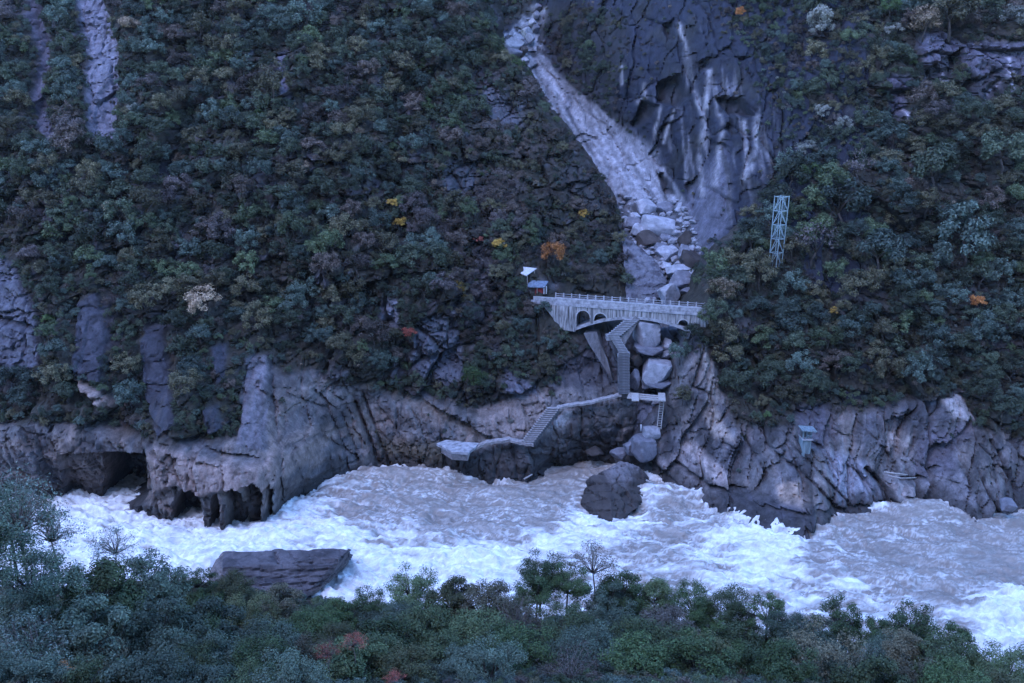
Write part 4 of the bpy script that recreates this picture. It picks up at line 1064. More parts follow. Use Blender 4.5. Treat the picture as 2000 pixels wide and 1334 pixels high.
boulder(1235, 872, 26, 24, 187, M_GREY, 'upright grey boulder at the gully mouth below the white post', None, None, 'boulders at the gully mouth')
boulder(1160, 882, 30, 18, 190, M_BROWN, 'dark boulder at the water where the gully ends', None, None, 'boulders at the gully mouth')
boulder(1272, 842, 34, 22, 186.6, M_PALE, 'flat pale rock carrying the foot of the ladder', FLATS[0], (0, 0, 0), 'boulders at the gully mouth')
boulder(1255, 870, 44, 44, 185.5, M_GREY, 'big brownish grey rock under the flat pale one', FLATS[1], (0, 0, .3), 'boulders at the gully mouth')
boulder(1968, 988, 26, 18, 163.5, M_GREY, 'smooth oval boulder at the foot of the cliff by the water', None, None, 'boulders at the gully mouth')

def hull_rock(name, pts, label, cat, colfn, strata=0.0, detail=0.35, cuts=5, facets=1.2):
    bm = bmesh.new()
    for q in pts: bm.verts.new(q)
    bmesh.ops.convex_hull(bm, input=bm.verts[:])
    loose = [q for q in bm.verts if not q.link_faces]
    if loose: bmesh.ops.delete(bm, geom=loose, context='VERTS')
    bmesh.ops.triangulate(bm, faces=bm.faces[:])
    for _ in range(cuts):
        bmesh.ops.subdivide_edges(bm, edges=[e for e in bm.edges if e.calc_length() > 0.55], cuts=1, use_grid_fill=True)
        bmesh.ops.triangulate(bm, faces=bm.faces[:])
    bm.normal_update()
    V = np.array([q.co[:] for q in bm.verts]); Nn = np.array([q.normal[:] for q in bm.verts])
    f_, e_ = facet(V[:, 0] / 3.1 + V[:, 1] / 5, V[:, 2] / 2.3 + V[:, 1] / 4, 901)
    d = detail * (fbm(V[:, 0] / 2.4, V[:, 2] / 2.4 + V[:, 1] / 3, 4, 900) + facets * f_ - 0.6 * facets * np.exp(-(e_ / 0.07) ** 2))
    if strata:
        s_ = (V[:, 2] + 0.04 * V[:, 0] + 0.35 * fbm(V[:, 0] / 5, V[:, 2] / 2, 3, 910)) / 0.85
        fr = s_ - np.floor(s_); d = d + strata * (h01(np.floor(s_), np.floor(s_ * 0) , 5) - 0.5) * 1.3 - strata * 0.8 * np.exp(-((fr - 0.5) / 0.5 - 1) ** 2 * 30) - strata * .8 * np.exp(-((fr - .5) / .5 + 1) ** 2 * 30)
    V2 = V + Nn * d[:, None]
    for q, c_ in zip(bm.verts, V2): q.co = c_
    col = np.clip(colfn(V2, Nn), 0.015, 0.8)
    base = Vector(V2.mean(0)); base.z = V2[:, 2].min()
    for q in bm.verts: q.co -= base
    me = bm_mesh(name, bm, True); me.set_sharp_from_angle(angle=R(20))
    a = me.attributes.new('Col', 'FLOAT_COLOR', 'POINT')
    a.data.foreach_set('color', np.concatenate([col, np.ones((len(col), 1))], 1).astype(np.float32).ravel())
    o = link(name, me, M_COLROCK); o.location = base
    return tag(o, label, cat)
def c_big(V, N_):
    wet = 1 - sstep(3.0, 5.2, V[:, 2] + 1.4 * fbm(V[:, 0] / 3, V[:, 2] / 3, 3, 920) + 0.14 * (V[:, 0] - 18))
    c = mix(np.zeros(V.shape) + np.array((0.155, 0.14, 0.15)), (0.052, 0.044, 0.042), wet)
    return mix(c, (0.025, 0.023, 0.025), sstep(0.1, 0.5, noise(V[:, 0] / 0.5 + 0.3 * V[:, 1], V[:, 2] / 5, 930)) * 0.4)
hull_rock('river_boulder', [at(1131, 968, 177), at(1150, 934, 178), at(1165, 925, 180), at(1196, 910, 180), at(1226, 902, 182), at(1250, 912, 183), at(1273, 940, 181), at(1270, 962, 178.6), at(1192, 981, 168.5), at(1196, 1026, 164.5), at(1162, 1008, 167.5), at(1134, 985, 172.5), at(1244, 992, 170),
                           at(1234, 978, 172.5), at(1210, 1030, 168), at(1150, 1020, 178), at(1260, 1000, 184), at(1180, 960, 188), at(1250, 950, 188)],
          'huge dark angular boulder standing in the rapids below the gully mouth', 'boulder', c_big, 0.0, 0.3, 5, 2.4)
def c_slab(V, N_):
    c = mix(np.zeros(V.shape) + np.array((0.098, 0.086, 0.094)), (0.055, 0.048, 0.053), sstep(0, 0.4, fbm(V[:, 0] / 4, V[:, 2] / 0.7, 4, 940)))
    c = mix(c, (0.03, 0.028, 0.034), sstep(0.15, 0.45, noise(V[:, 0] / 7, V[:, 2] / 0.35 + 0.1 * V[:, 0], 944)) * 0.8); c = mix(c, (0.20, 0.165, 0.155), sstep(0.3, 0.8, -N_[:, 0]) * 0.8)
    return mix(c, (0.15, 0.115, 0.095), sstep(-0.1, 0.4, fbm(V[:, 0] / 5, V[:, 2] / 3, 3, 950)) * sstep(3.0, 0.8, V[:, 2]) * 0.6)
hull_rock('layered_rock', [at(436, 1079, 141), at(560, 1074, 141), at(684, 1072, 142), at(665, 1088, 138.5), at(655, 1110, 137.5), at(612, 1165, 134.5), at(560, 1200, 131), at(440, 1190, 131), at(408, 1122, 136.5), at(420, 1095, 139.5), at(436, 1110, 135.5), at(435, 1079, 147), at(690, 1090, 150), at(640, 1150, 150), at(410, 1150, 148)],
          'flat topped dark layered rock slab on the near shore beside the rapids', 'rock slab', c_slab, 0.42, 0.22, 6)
def c_tilt(V, N_):
    c = mix(np.zeros(V.shape) + np.array((0.125, 0.125, 0.15)), (0.06, 0.058, 0.072), sstep(0.0, 0.35, fbm(V[:, 0] / 2 + V[:, 2] / 3, V[:, 2] / 1.2, 4, 960)))
    return c
hull_rock('tilted_slab', [at(1217, 466, 223), at(1232, 468, 222), at(1262, 492, 219), at(1288, 520, 216), at(1302, 548, 213), at(1298, 582, 211), at(1222, 585, 212), at(1219, 520, 217), at(1215, 480, 226), at(1270, 510, 226), at(1300, 560, 222), at(1220, 580, 222)],
          'long smooth bluish slab tilting from the dark slope down to the bridge', 'rock slab', c_tilt, 0.0, 0.45, 6, 0.7)

# small rubble between the boulders: one mass
rb = bmesh.new(); rmats = []
for k in range(420):
    t = random.random()
    if t < 0.8: v_ = random.uniform(388, 590)
    elif t < 0.9: v_ = random.uniform(625, 790)
    else: v_ = random.uniform(30, 125)
    lo = np.interp(v_, [30, 60, 90, 125, 388, 420, 470, 540, 590, 625, 700, 790], [1034, 1012, 975, 1005, 1208, 1218, 1228, 1285, 1240, 1240, 1236, 1240])
    hi = np.interp(v_, [30, 60, 90, 125, 388, 420, 470, 540, 590, 625, 700, 790], [1052, 1040, 1030, 1028, 1325, 1345, 1364, 1364, 1364, 1340, 1318, 1290])
    u_ = random.uniform(lo, hi)
    Yg = 250.0
    f_ = np.interp(v_, [30, 100, 200, 300, 380, 450, 520, 580, 640, 690, 750, 790], [312, 296, 277, 256, 240, 229, 218.5, 211.5, 203.5, 199.5, 195.5, 192.5])
    p_ = at(u_, v_, float(f_)); p_.y = surf_y('ravine_cliff', p_.x, p_.z) - 0.15
    s_ = random.uniform(0.28, 1.0) ** 1.5 * 1.0 + 0.15
    M_ = Matrix.Translation(p_) @ Matrix.Rotation(random.uniform(0, 6.28), 4, 'Z') @ Matrix.Rotation(random.uniform(-.6, .6), 4, 'X') @ Matrix.Diagonal((s_ * random.uniform(.8, 1.6), s_, s_ * random.uniform(.5, .9), 1))
    r_ = bmesh.ops.create_icosphere(rb, subdivisions=1, radius=1.0, matrix=Matrix.Identity(4))
    sd = random.random() * 50
    for q in r_['verts']:
        q.co *= 0.75 + 0.5 * random.random(); q.co = M_ @ q.co
me = bm_mesh('rubble', rb)
rub = link('rubble', me, M_PALE); tag(rub, 'loose grey stones filling the gaps between the ravine boulders', 'rubble', kind='stuff')

# ------------------------------------------------------------------ trees and shrubs
def leaf_cloud(clumps, per, size, seed, cr=0.3, upw=0.5):
    """rhombic leaves gathered in clumps; each leaf leans outwards and up"""
    r = np.random.default_rng(seed)
    c = np.repeat(clumps, per, 0)
    n_ = len(c)
    dirs = r.normal(size=(n_, 3)); dirs /= np.linalg.norm(dirs, axis=1, keepdims=True)
    rad = cr * r.random((n_, 1)) ** 0.45
    pos = c + dirs * rad * np.array([1.0, 1.0, 0.75])
    out = dirs * 0.7 + np.array([0, 0, upw]) + 0.25 * c / (np.linalg.norm(c, axis=1, keepdims=True) + 1e-6) + r.normal(size=(n_, 3)) * 0.42
    out /= np.linalg.norm(out, axis=1, keepdims=True)
    t = np.cross(out, r.normal(size=(n_, 3))); t /= np.linalg.norm(t, axis=1, keepdims=True)
    b = np.cross(out, t)
    s = size * (0.6 + 0.8 * r.random((n_, 1)))
    l_ = s * 1.0; w_ = s * 0.55
    V = np.stack([pos - t * l_, pos - b * w_ + out * s * 0.12, pos + t * l_, pos + b * w_ + out * s * 0.12], 1).reshape(-1, 3)
    Fq = np.arange(4 * n_).reshape(-1, 4)
    return V, Fq
def clump_centres(n_, seed, low=-0.35, flat=0.8, inner=0.35):
    r = np.random.default_rng(seed)
    out = []
    lob = r.normal(size=(5, 3)); lob /= np.linalg.norm(lob, axis=1, keepdims=True)
    while len(out) < n_:
        d = r.normal(size=3); d /= np.linalg.norm(d)
        if d[2] < low: continue
        rad = (0.62 + 0.30 * max(0, float((lob @ d).max())) ** 2) * (1 if r.random() > inner else r.uniform(0.4, 0.9))
        out.append((d[0] * rad, d[1] * rad, d[2] * rad * flat))
    return np.array(out)
FAR = []
for k in range(10):
    cc_ = clump_centres(24 + 2 * (k % 4), 1000 + k, -0.45, 0.86 + 0.07 * (k % 4))
    V, Fq = leaf_cloud(cc_, 84, 0.055, 1100 + k, 0.27)
    FAR.append(mesh_np('crown', V, Fq, False))
WISP = []
for k in range(4):
    cc_ = clump_centres(16, 1200 + k, -0.2, 0.8, 0.5)
    V, Fq = leaf_cloud(cc_, 24, 0.055, 1250 + k, 0.32, 0.3)
    WISP.append(mesh_np('crown', V, Fq, False))
def limb_mesh(name, ends, seed, trunk_h, r0, twig=0):
    """trunk from the ground (z=-trunk_h) to the crown's centre, forking to limbs that reach the clumps"""
    r = random.Random(seed); bm = bmesh.new()
    fork = Vector((r.uniform(-.08, .08), r.uniform(-.08, .08), -0.35))
    tube(bm, [(0, 0, -trunk_h), (r.uniform(-.06, .06), r.uniform(-.06, .06), -trunk_h * .6 - .1), fork], [r0, r0 * .8, r0 * .62], 6)
    for e in ends:
        e = Vector(e)
        m1 = fork.lerp(e, 0.45) + Vector((r.uniform(-.1, .1), r.uniform(-.1, .1), r.uniform(-.02, .12)))
        tube(bm, [fork, m1, e], [r0 * .5, r0 * .3, r0 * .1], 4)
        for _ in range(twig):
            s0 = m1.lerp(e, r.uniform(.1, 1)); d = Vector((r.gauss(0, 1), r.gauss(0, 1), r.gauss(.4, .8))).normalized() * r.uniform(.12, .3)
            tube(bm, [s0, s0 + d * .5 + Vector((0, 0, r.uniform(-.02, .04))), s0 + d], [r0 * .13, r0 * .09, r0 * .04], 3)
    return bm_mesh(name, bm, True)
FTR = [limb_mesh('trunk', clump_centres(4, 1300 + k, 0.0), k, 1.0, 0.055) for k in range(3)]
for me_ in FTR: me_.materials.append(M_BARK)

def set_mat(o, m):
    if not o.data.materials: o.data.materials.append(m)
    o.material_slots[0].link = 'OBJECT'; o.material_slots[0].material = m

# zones of the slopes, described by what stands there
ZONES = [(772, 425, 'A', 'around the two yellow shrubs on the slope'), (1085, 470, 'A', 'around the orange tree above the stall'), (890, 585, 'A', 'around the yellow tree left of the stall'), (400, 600, 'A', 'beside the pale tan tree over the cave'), (800, 655, 'A', 'beside the small red shrub'), (150, 300, 'A', 'beside the brown tree under the pale slab'), (450, 460, 'A', 'on the wooded slope straight above the cracked river cliff'), (680, 480, 'A', 'on the brownish middle of the wooded slope'), (1905, 600, 'C', 'around the orange shrub on the mast hillside'), (1585, 500, 'C', 'beside the mauve tree at the mast'), (1700, 260, 'C', 'on the bare brow above the mast'), (1750, 420, 'C', 'on the mast hillside a little past the mast'), (1420, 620, 'C', 'over the pale cliff strip at the bridge end'), (1780, 600, 'C', 'on the mast hillside between mast foot and cliff'), (200, 60, 'A', 'beside the bare pale slab high on the wooded slope'), (60, 330, 'A', 'on the wooded slope below the bare pale slab'), (430, 120, 'A', 'high on the wooded slope past the bare slab'), (700, 120, 'A', 'high on the wooded slope between slab and ravine'),
         (900, 130, 'A', 'on the wooded slope along the upper ravine'), (300, 380, 'A', 'midway up the wooded slope below the slab'), (560, 360, 'A', 'midway up the wooded slope'), (800, 330, 'A', 'midway up the wooded slope towards the ravine'), (1080, 380, 'A', 'on the dark slope between bridge and upper ravine'),
         (120, 560, 'A', 'on the cliff top over the river cave'), (330, 620, 'A', 'between the dark rock pillars over the river cave'), (600, 560, 'A', 'over the smooth cracked river cliff'), (820, 520, 'A', 'on the slope level with the bridge stall'), (980, 520, 'A', 'close beside the white roofed shelter'), (1000, 650, 'A', 'on the crag below the bridge abutment'), (780, 690, 'A', 'beside the thin bedded dark crag'),
         (1430, 540, 'C', 'at the bushy end of the bridge'), (1600, 330, 'C', 'just above the lattice mast'), (1640, 480, 'C', 'just beside the lattice mast'), (1850, 350, 'C', 'on the mast hillside away from the mast'), (1850, 520, 'C', 'on the mast hillside level with the mast foot'), (1480, 680, 'C', 'on the mast hillside over the gully mouth'), (1680, 680, 'C', 'on the mast hillside over the gauge post'), (1880, 700, 'C', 'on the mast hillside over the river cliff'),
         (1620, 90, 'C', 'at the top of the mast hillside'), (1850, 60, 'C', 'above the overhanging ledges of the mast hillside'), (1880, 220, 'C', 'under the overhanging ledges of the mast hillside'), (1120, 120, 'B', 'clinging to the black cliff over the ravine'), (960, 20, 'B', 'behind the topmost bend of the ravine'), (1450, 60, 'B', 'on the brow of the black cliff')]
def zone(u_, v_, s_):
    return min((z for z in ZONES if z[2] == s_), key=lambda z: (z[0] - u_) ** 2 + (z[1] - v_) ** 2)[3]
def species(u_, v_, s_):
    f1 = -0.02 + float(fbm(np.array([u_ / 95.0]), np.array([v_ / 70.0]), 3, 990)[0]) + random.gauss(0, .16)
    f2 = float(fbm(np.array([u_ / 60.0]), np.array([v_ / 60.0]), 2, 991)[0]) + random.gauss(0, .22)
    dry = 0.30
    if s_ == 'A':
        dry = 0.27 - (0.42 if (u_ > 850 and 230 < v_ < 600) else 0) - (0.20 if 590 < u_ < 730 else 0)
    elif s_ == 'C':
        dry = 0.36 - (0.22 if v_ < 210 else 0)
    else:
        dry = 0.1
    if f1 > dry:
        return 'mauve' if f2 > 0.16 else ('brown' if f2 > -0.12 else 'olive')
    if f2 > 0.34: return 'olive'
    if random.random() < 0.015: return random.choice(['pale', 'bright', 'tan'])
    if f1 < -0.22: return 'mid_green' if f2 > -0.05 else 'dark_green'
    return 'blue_green' if f2 > -0.08 else 'dark_green'

SPECIAL = [  # (u, v, radius px, species, surface)
 (768, 402, 11, 'yellow', 'A'), (782, 437, 12, 'yellow', 'A'), (1139, 423, 10, 'yellow', 'A'), (935, 472, 9, 'red', 'A'), (974, 481, 14, 'yellow', 'A'), (1081, 497, 24, 'orange', 'A'), (890, 573, 20, 'yellow', 'A'), (800, 651, 14, 'red', 'A'), (930, 556, 10, 'bright', 'A'),
 (148, 282, 32, 'brown', 'A'), (400, 590, 32, 'tan', 'A'), (1008, 560, 20, 'mid_green', 'A'), (1062, 605, 18, 'blue_green', 'A'), (925, 735, 26, 'bright', 'A'), (395, 55, 26, 'olive', 'A'), (535, 160, 30, 'olive', 'A'), (600, 40, 34, 'blue_green', 'A'), (705, 262, 9, 'tan', 'A'),
 (1196, 398, 13, 'brown', 'A'), (1205, 432, 12, 'dark_green', 'A'), (1212, 470, 15, 'olive', 'A'), (1216, 510, 14, 'mauve', 'A'), (1222, 548, 16, 'dark_green', 'A'), (1170, 352, 13, 'dark_green', 'A'), (1120, 290, 12, 'brown', 'A'), (1060, 215, 14, 'dark_green', 'A'), (1443, 30, 10, 'orange', 'B'), (1475, 345, 6, 'orange', 'C'), (1010, 128, 10, 'bright', 'A'), (965, 95, 22, 'mid_green', 'A'),
 (1585, 475, 46, 'mauve', 'C'), (1740, 265, 26, 'blue_green', 'C'), (1670, 330, 30, 'mauve', 'C'), (1640, 400, 50, 'blue_green', 'C'), (1410, 565, 30, 'tan', 'C'), (1480, 530, 38, 'olive', 'C'), (1540, 340, 34, 'dark_green', 'C'), (1620, 350, 30, 'mid_green', 'C'), (1710, 490, 44, 'blue_green', 'C'), (1520, 385, 34, 'dark_green', 'C'),
 (1670, 560, 34, 'olive', 'C'), (1905, 592, 14, 'orange', 'C'), (1625, 612, 9, 'yellow', 'C'), (1600, 40, 24, 'pale', 'C'), (1600, 60, 20, 'pale', 'C'), (1735, 20, 18, 'bright', 'C'), (1655, 80, 22, 'mid_green', 'C'), (1850, 30, 46, 'olive', 'C'), (1800, 50, 30, 'tan', 'C'), (1400, 520, 28, 'mid_green', 'C'), (1720, 645, 22, 'olive', 'C'), (1600, 225, 18, 'pale', 'C'), (1392, 606, 24, 'dark_green', 'C'), (1378, 622, 20, 'mid_green', 'C'), (1405, 575, 22, 'olive', 'C'), (1392, 548, 20, 'mid_green', 'C'), (1325, 690, 22, 'blue_green', 'C'), (1330, 770, 20, 'olive', 'C'), (1350, 650, 22, 'dark_green', 'C'),
 (1440, 550, 30, 'dark_green', 'C'), (1560, 420, 26, 'mid_green', 'C'), (1465, 470, 30, 'dark_green', 'C'), (1880, 470, 48, 'blue_green', 'C'), (1820, 330, 46, 'dark_green', 'C'), (1950, 300, 40, 'dark_green', 'C')]
NAMES = {'A': 'hillside', 'C': 'mast_hillside', 'B': 'ravine_cliff'}
cand = []
flat_tabs = {}
for s_, nm in NAMES.items():
    X, Y, Z, keep, veg, _, _ = SURF[nm]
    u, v = proj(X, Y, Z)
    flat_tabs[s_] = (X, Y, Z, u, v, keep, veg)
def nearest_vert(s_, u0, v0):
    X, Y, Z, u, v, keep, veg = flat_tabs[s_]
    d = (u - u0) ** 2 + (v - v0) ** 2 + np.where(keep, 0, 1e9) + Y * 0.5
    k = int(np.argmin(d))
    return Vector((X.flat[k], Y.flat[k], Z.flat[k]))
plants = []   # (pos, r, species, surf, u, v)
cell = {}
def try_add(p_, r_, sp, s_, u_, v_, force=False, spacing=0.60):
    key = (int(p_[0] // 3), int(p_[1] // 3), int(p_[2] // 3))
    if not force:
        for a in (-1, 0, 1):
            for b in (-1, 0, 1):
                for c_ in (-1, 0, 1):
                    for q, rr in cell.get((key[0] + a, key[1] + b, key[2] + c_), ()):
                        if (q[0] - p_[0]) ** 2 + (q[1] - p_[1]) ** 2 + (q[2] - p_[2]) ** 2 < (spacing * (r_ + rr)) ** 2: return False
    cell.setdefault(key, []).append((p_, r_))
    plants.append((p_, r_, sp, s_, u_, v_, force)); return True
for (u0, v0, rp, sp, s_) in SPECIAL:
    p_ = nearest_vert(s_, u0, v0 + rp * 0.9)
    r_ = 1.12 * rp * (p_ - Vector((0, 0, CAMZ))).length / F
    p_ += Vector((0, -0.8, 0.7))
    try_add(p_, r_, sp, s_, u0, v0, True)
for s_, ncand in (('A', 15000), ('C', 9000), ('B', 3500)):
    X, Y, Z, u, v, keep, veg = flat_tabs[s_]
    w = np.where(keep & (u > -120) & (u < 2120) & (v > -160) & (v < 1000), veg ** 1.2, 0.0).ravel()
    w = w * (0.12 + sstep(-0.35, 0.1, fbm(X / 7, Z / 9, 3, 995))).ravel()
    w /= w.sum()
    pick = rng.choice(w.size, size=ncand, p=w)
    vmin = veg.copy()
    for da, db in ((8, 0), (-8, 0), (0, 8), (0, -8), (5, 5), (-5, 5), (5, -5), (-5, -5)):
        vmin = np.minimum(vmin, np.roll(np.roll(veg, da, 0), db, 1))
    rr = np.sort((1.0 if s_ == 'C' else 0.9) + 2.9 * rng.random(ncand) ** 2.0)[::-1]
    for k, r_ in zip(pick, rr):
        uu_, vv_ = float(u.flat[k]), float(v.flat[k])
        r_ = float(r_)
        if vmin.flat[k] < 0.4: r_ = min(r_, 0.9 + 0.5 * random.random())
        if s_ == 'B': r_ *= 0.62
        if s_ == 'A' and uu_ > 900 and vv_ > 240: r_ *= 0.72
        if s_ == 'A' and uu_ > 940 + 0.25 * vv_ and 150 < vv_ < 560 and random.random() < 0.6: continue
        # keep the built things clear
        if 1005 < uu_ < 1075 and 515 < vv_ < 585: continue
        if 1040 < uu_ < 1385 and 560 < vv_ < 665: continue
        if 1130 < uu_ < 1260 and 600 < vv_ < 790: continue
        if 1495 < uu_ < 1545 and 490 < vv_ < 545: continue
        if 1490 < uu_ < 1545 and 370 < vv_ < 500 and float(Y.flat[k]) < 204: continue
        try_add((float(X.flat[k]), float(Y.flat[k]), float(Z.flat[k])), r_, species(uu_, vv_, s_), s_, uu_, vv_)
vis = [q for q in plants if -20 < q[4] < 2020 and -20 < q[5] < 1000]
rest_out = [q for q in plants if not (-20 < q[4] < 2020 and -20 < q[5] < 1000)]
vis.sort(key=lambda q: (not q[6], -q[1] / q[0][1]))
NT, NS = 176, 285
trees, shrubs, rest = vis[:NT], vis[NT:NT + NS], vis[NT + NS:] + rest_out
DET = {}
LABN = {}
for k, (p_, r_, sp, s_, u_, v_, special) in enumerate(trees):
    z_ = zone(u_, v_, s_)
    e = empty('hillside_tree', p_, random.uniform(0, 6.28))
    sz_ = 'large ' if r_ > 3.3 else ('small ' if r_ < 2.3 else '')
    lab = f'{sz_}{SPEC[sp][0]} tree {z_}'
    tag(e, lab, 'tree', f'{sz_}{SPEC[sp][0]} trees {z_}')
    LABN[lab] = LABN.get(lab, 0) + 1
    wis = sp in ('mauve',) and random.random() < 0.6
    sq = random.uniform(0.85, 1.12)
    cr = link('crown', random.choice(WISP if wis else FAR), None, e, (0, 0, r_ * 0.72)); set_mat(cr, LEAF[sp]); cr.scale = (r_, r_ * random.uniform(.85, 1.1), r_ * sq)
    tr = link('trunk', random.choice(FTR), None, e, (0, 0, r_ * 0.72)); tr.scale = (r_,) * 3
for k, (p_, r_, sp, s_, u_, v_, special) in enumerate(shrubs):
    z_ = zone(u_, v_, s_)
    me_ = random.choice(FAR)
    o = link('shrub', me_, None, None, (p_[0], p_[1], p_[2] + r_ * 0.55)); set_mat(o, LEAF[sp]); o.scale = (r_, r_, r_ * random.uniform(.75, 1.05)); o.rotation_euler = (0, 0, random.uniform(0, 6.28))
    tag(o, f'{SPEC[sp][0]} shrub {z_}', 'shrub', f'{SPEC[sp][0]} shrubs {z_}')

# the remaining scrub and the low growth between: masses nobody could count
SRC = bpy.data.collections.new('plant_sources')
src_index = {}
for sp in sorted(SPEC):
    for k in range(3):
        o = bpy.data.objects.new('src_%03d' % len(src_index), FAR[(k * 3 + len(src_index)) % len(FAR)] if not (sp == 'mauve' and k) else WISP[k])
        SRC.objects.link(o); set_mat(o, LEAF[sp])
        src_index[(sp, k)] = len(src_index)
def scatter(name, items, label, cat):
    """items: (pos, scale, index)"""
    me_ = bpy.data.meshes.new(name)
    me_.from_pydata([tuple(i[0]) for i in items], [], [])
    for an, ty, vals in (('sc', 'FLOAT', [i[1] for i in items]), ('rz', 'FLOAT', [random.uniform(0, 6.28) for i in items]), ('ix', 'INT', [i[2] for i in items])):
        a = me_.attributes.new(an, ty, 'POINT'); a.data.foreach_set('value', np.array(vals, np.float32 if ty == 'FLOAT' else np.int32))
    o = link(name, me_)
    g = bpy.data.node_groups.new(name, 'GeometryNodeTree')
    g.interface.new_socket('Geometry', in_out='INPUT', socket_type='NodeSocketGeometry'); g.interface.new_socket('Geometry', in_out='OUTPUT', socket_type='NodeSocketGeometry')
    gi = g.nodes.new('NodeGroupInput'); go = g.nodes.new('NodeGroupOutput')
    ip = g.nodes.new('GeometryNodeInstanceOnPoints'); ci = g.nodes.new('GeometryNodeCollectionInfo')
    ci.inputs['Collection'].default_value = SRC; ci.inputs['Separate Children'].default_value = True; ci.inputs['Reset Children'].default_value = True
    def na(n_, ty):
        q = g.nodes.new('GeometryNodeInputNamedAttribute'); q.data_type = ty; q.inputs['Name'].default_value = n_; return q.outputs['Attribute']
    cx = g.nodes.new('ShaderNodeCombineXYZ'); g.links.new(na('rz', 'FLOAT'), cx.inputs['Z'])
    ip.inputs['Pick Instance'].default_value = True
    g.links.new(gi.outputs[0], ip.inputs['Points']); g.links.new(ci.outputs[0], ip.inputs['Instance'])
    g.links.new(na('ix', 'INT'), ip.inputs['Instance Index']); g.links.new(cx.outputs[0], ip.inputs['Rotation']); g.links.new(na('sc', 'FLOAT'), ip.inputs['Scale'])
    g.links.new(ip.outputs[0], go.inputs[0])
    md = o.modifiers.new('scatter', 'NODES'); md.node_group = g
    return tag(o, label, cat, kind='stuff')
scatter('scrub', [((p_[0], p_[1], p_[2] + 0.5 * r_), r_, src_index[(sp, random.randrange(3))]) for (p_, r_, sp, s_, u_, v_, f_) in rest], 'dense mixed scrub covering the steep slopes on both sides of the ravine', 'scrub')
low_items = []
for s_, cnt in (('A', 7500), ('C', 4500), ('B', 1800)):
    X, Y, Z, u, v, keep, veg = flat_tabs[s_]
    w = np.where(keep & (u > -150) & (u < 2150) & (v > -200) & (v < 930), np.clip(veg + 0.02, 0, 1), 0.0).ravel(); w /= w.sum()
    for k in rng.choice(w.size, size=cnt, p=w):
        uu_, vv_ = float(u.flat[k]), float(v.flat[k])
        if 1040 < uu_ < 1385 and 560 < vv_ < 640: continue
        if 1170 < uu_ < 1250 and 600 < vv_ < 790: continue
        if 1005 < uu_ < 1075 and 515 < vv_ < 585: continue
        r_ = 0.35 + 0.55 * random.random() ** 2
        sp = random.choices(['dark_green', 'olive', 'brown', 'mauve', 'blue_green', 'tan', 'pale'], [3, 3, 3, 3, 2, .25, .25])[0]
        low_items.append(((float(X.flat[k]), float(Y.flat[k]) - 0.1, float(Z.flat[k]) + 0.2 * r_), r_, src_index[(sp, random.randrange(3))]))
scatter('undergrowth', low_items, 'low tangled undergrowth between the trees of the far slopes', 'undergrowth')

# ------------------------------------------------------------------ near bank trees
NEAR = []
for k in range(7):
    cc_ = clump_centres(62, 1500 + k, -0.8, 0.95, 0.35)
    cc_ += np.random.default_rng(k).normal(size=cc_.shape) * 0.06
    V, Fq = leaf_cloud(cc_, 250, 0.023 + 0.004 * (k % 3), 1600 + k, 0.24)
    NEAR.append((mesh_np('crown', V, Fq, False), limb_mesh('trunk', cc_[::2], 1700 + k, 1.6, 0.045)))
NWISP = []
for k in range(4):
    cc_ = clump_centres(40, 1800 + k, -0.4, 0.85, 0.45); cc_ *= 1.05
    V, Fq = leaf_cloud(cc_, 42, 0.026, 1850 + k, 0.26, 0.3)
    NWISP.append((mesh_np('crown', V, Fq, False), limb_mesh('trunk', cc_, 1900 + k, 1.6, 0.035, 5)))
OPENT = []
for k in range(2):      # open crowned dark trees: separate platforms of leaves
    cc_ = clump_centres(36, 1950 + k, -0.7, 0.85, 0.2) * 1.08
    V, Fq = leaf_cloud(cc_, 150, 0.034, 1960 + k, 0.22)
    OPENT.append((mesh_np('crown', V, Fq, False), limb_mesh('trunk', cc_, 1970 + k, 1.6, 0.05, 2)))
for lst in (NEAR, OPENT):
    for a in lst: a[1].materials.append(M_BARK)
for a in NWISP: a[1].materials.append(M_TWIG)
def near_tree(u_, vtop, Y_, r_, sp, kind, label):
    T = at(u_, vtop, Y_)
    gz = float(ground(T.x, Y_))
    cz = T.z - 0.85 * r_
    e = empty('bank_tree', (T.x, Y_, gz), random.uniform(0, 6.28))
    tag(e, label, 'tree', 'trees on the near bank')
    me_c, me_t = random.choice({'n': NEAR, 'w': NWISP, 'o': OPENT}[kind])
    hz = max(cz - gz, 0.3 * r_)
    c_ = link('crown', me_c, None, e, (0, 0, hz)); set_mat(c_, LEAFN[sp]); c_.scale = (r_, r_, r_ * random.uniform(.9, 1.05))
    t_ = link('trunk', me_t, None, e, (0, 0, hz)); t_.scale = (r_, r_, r_)
    return e
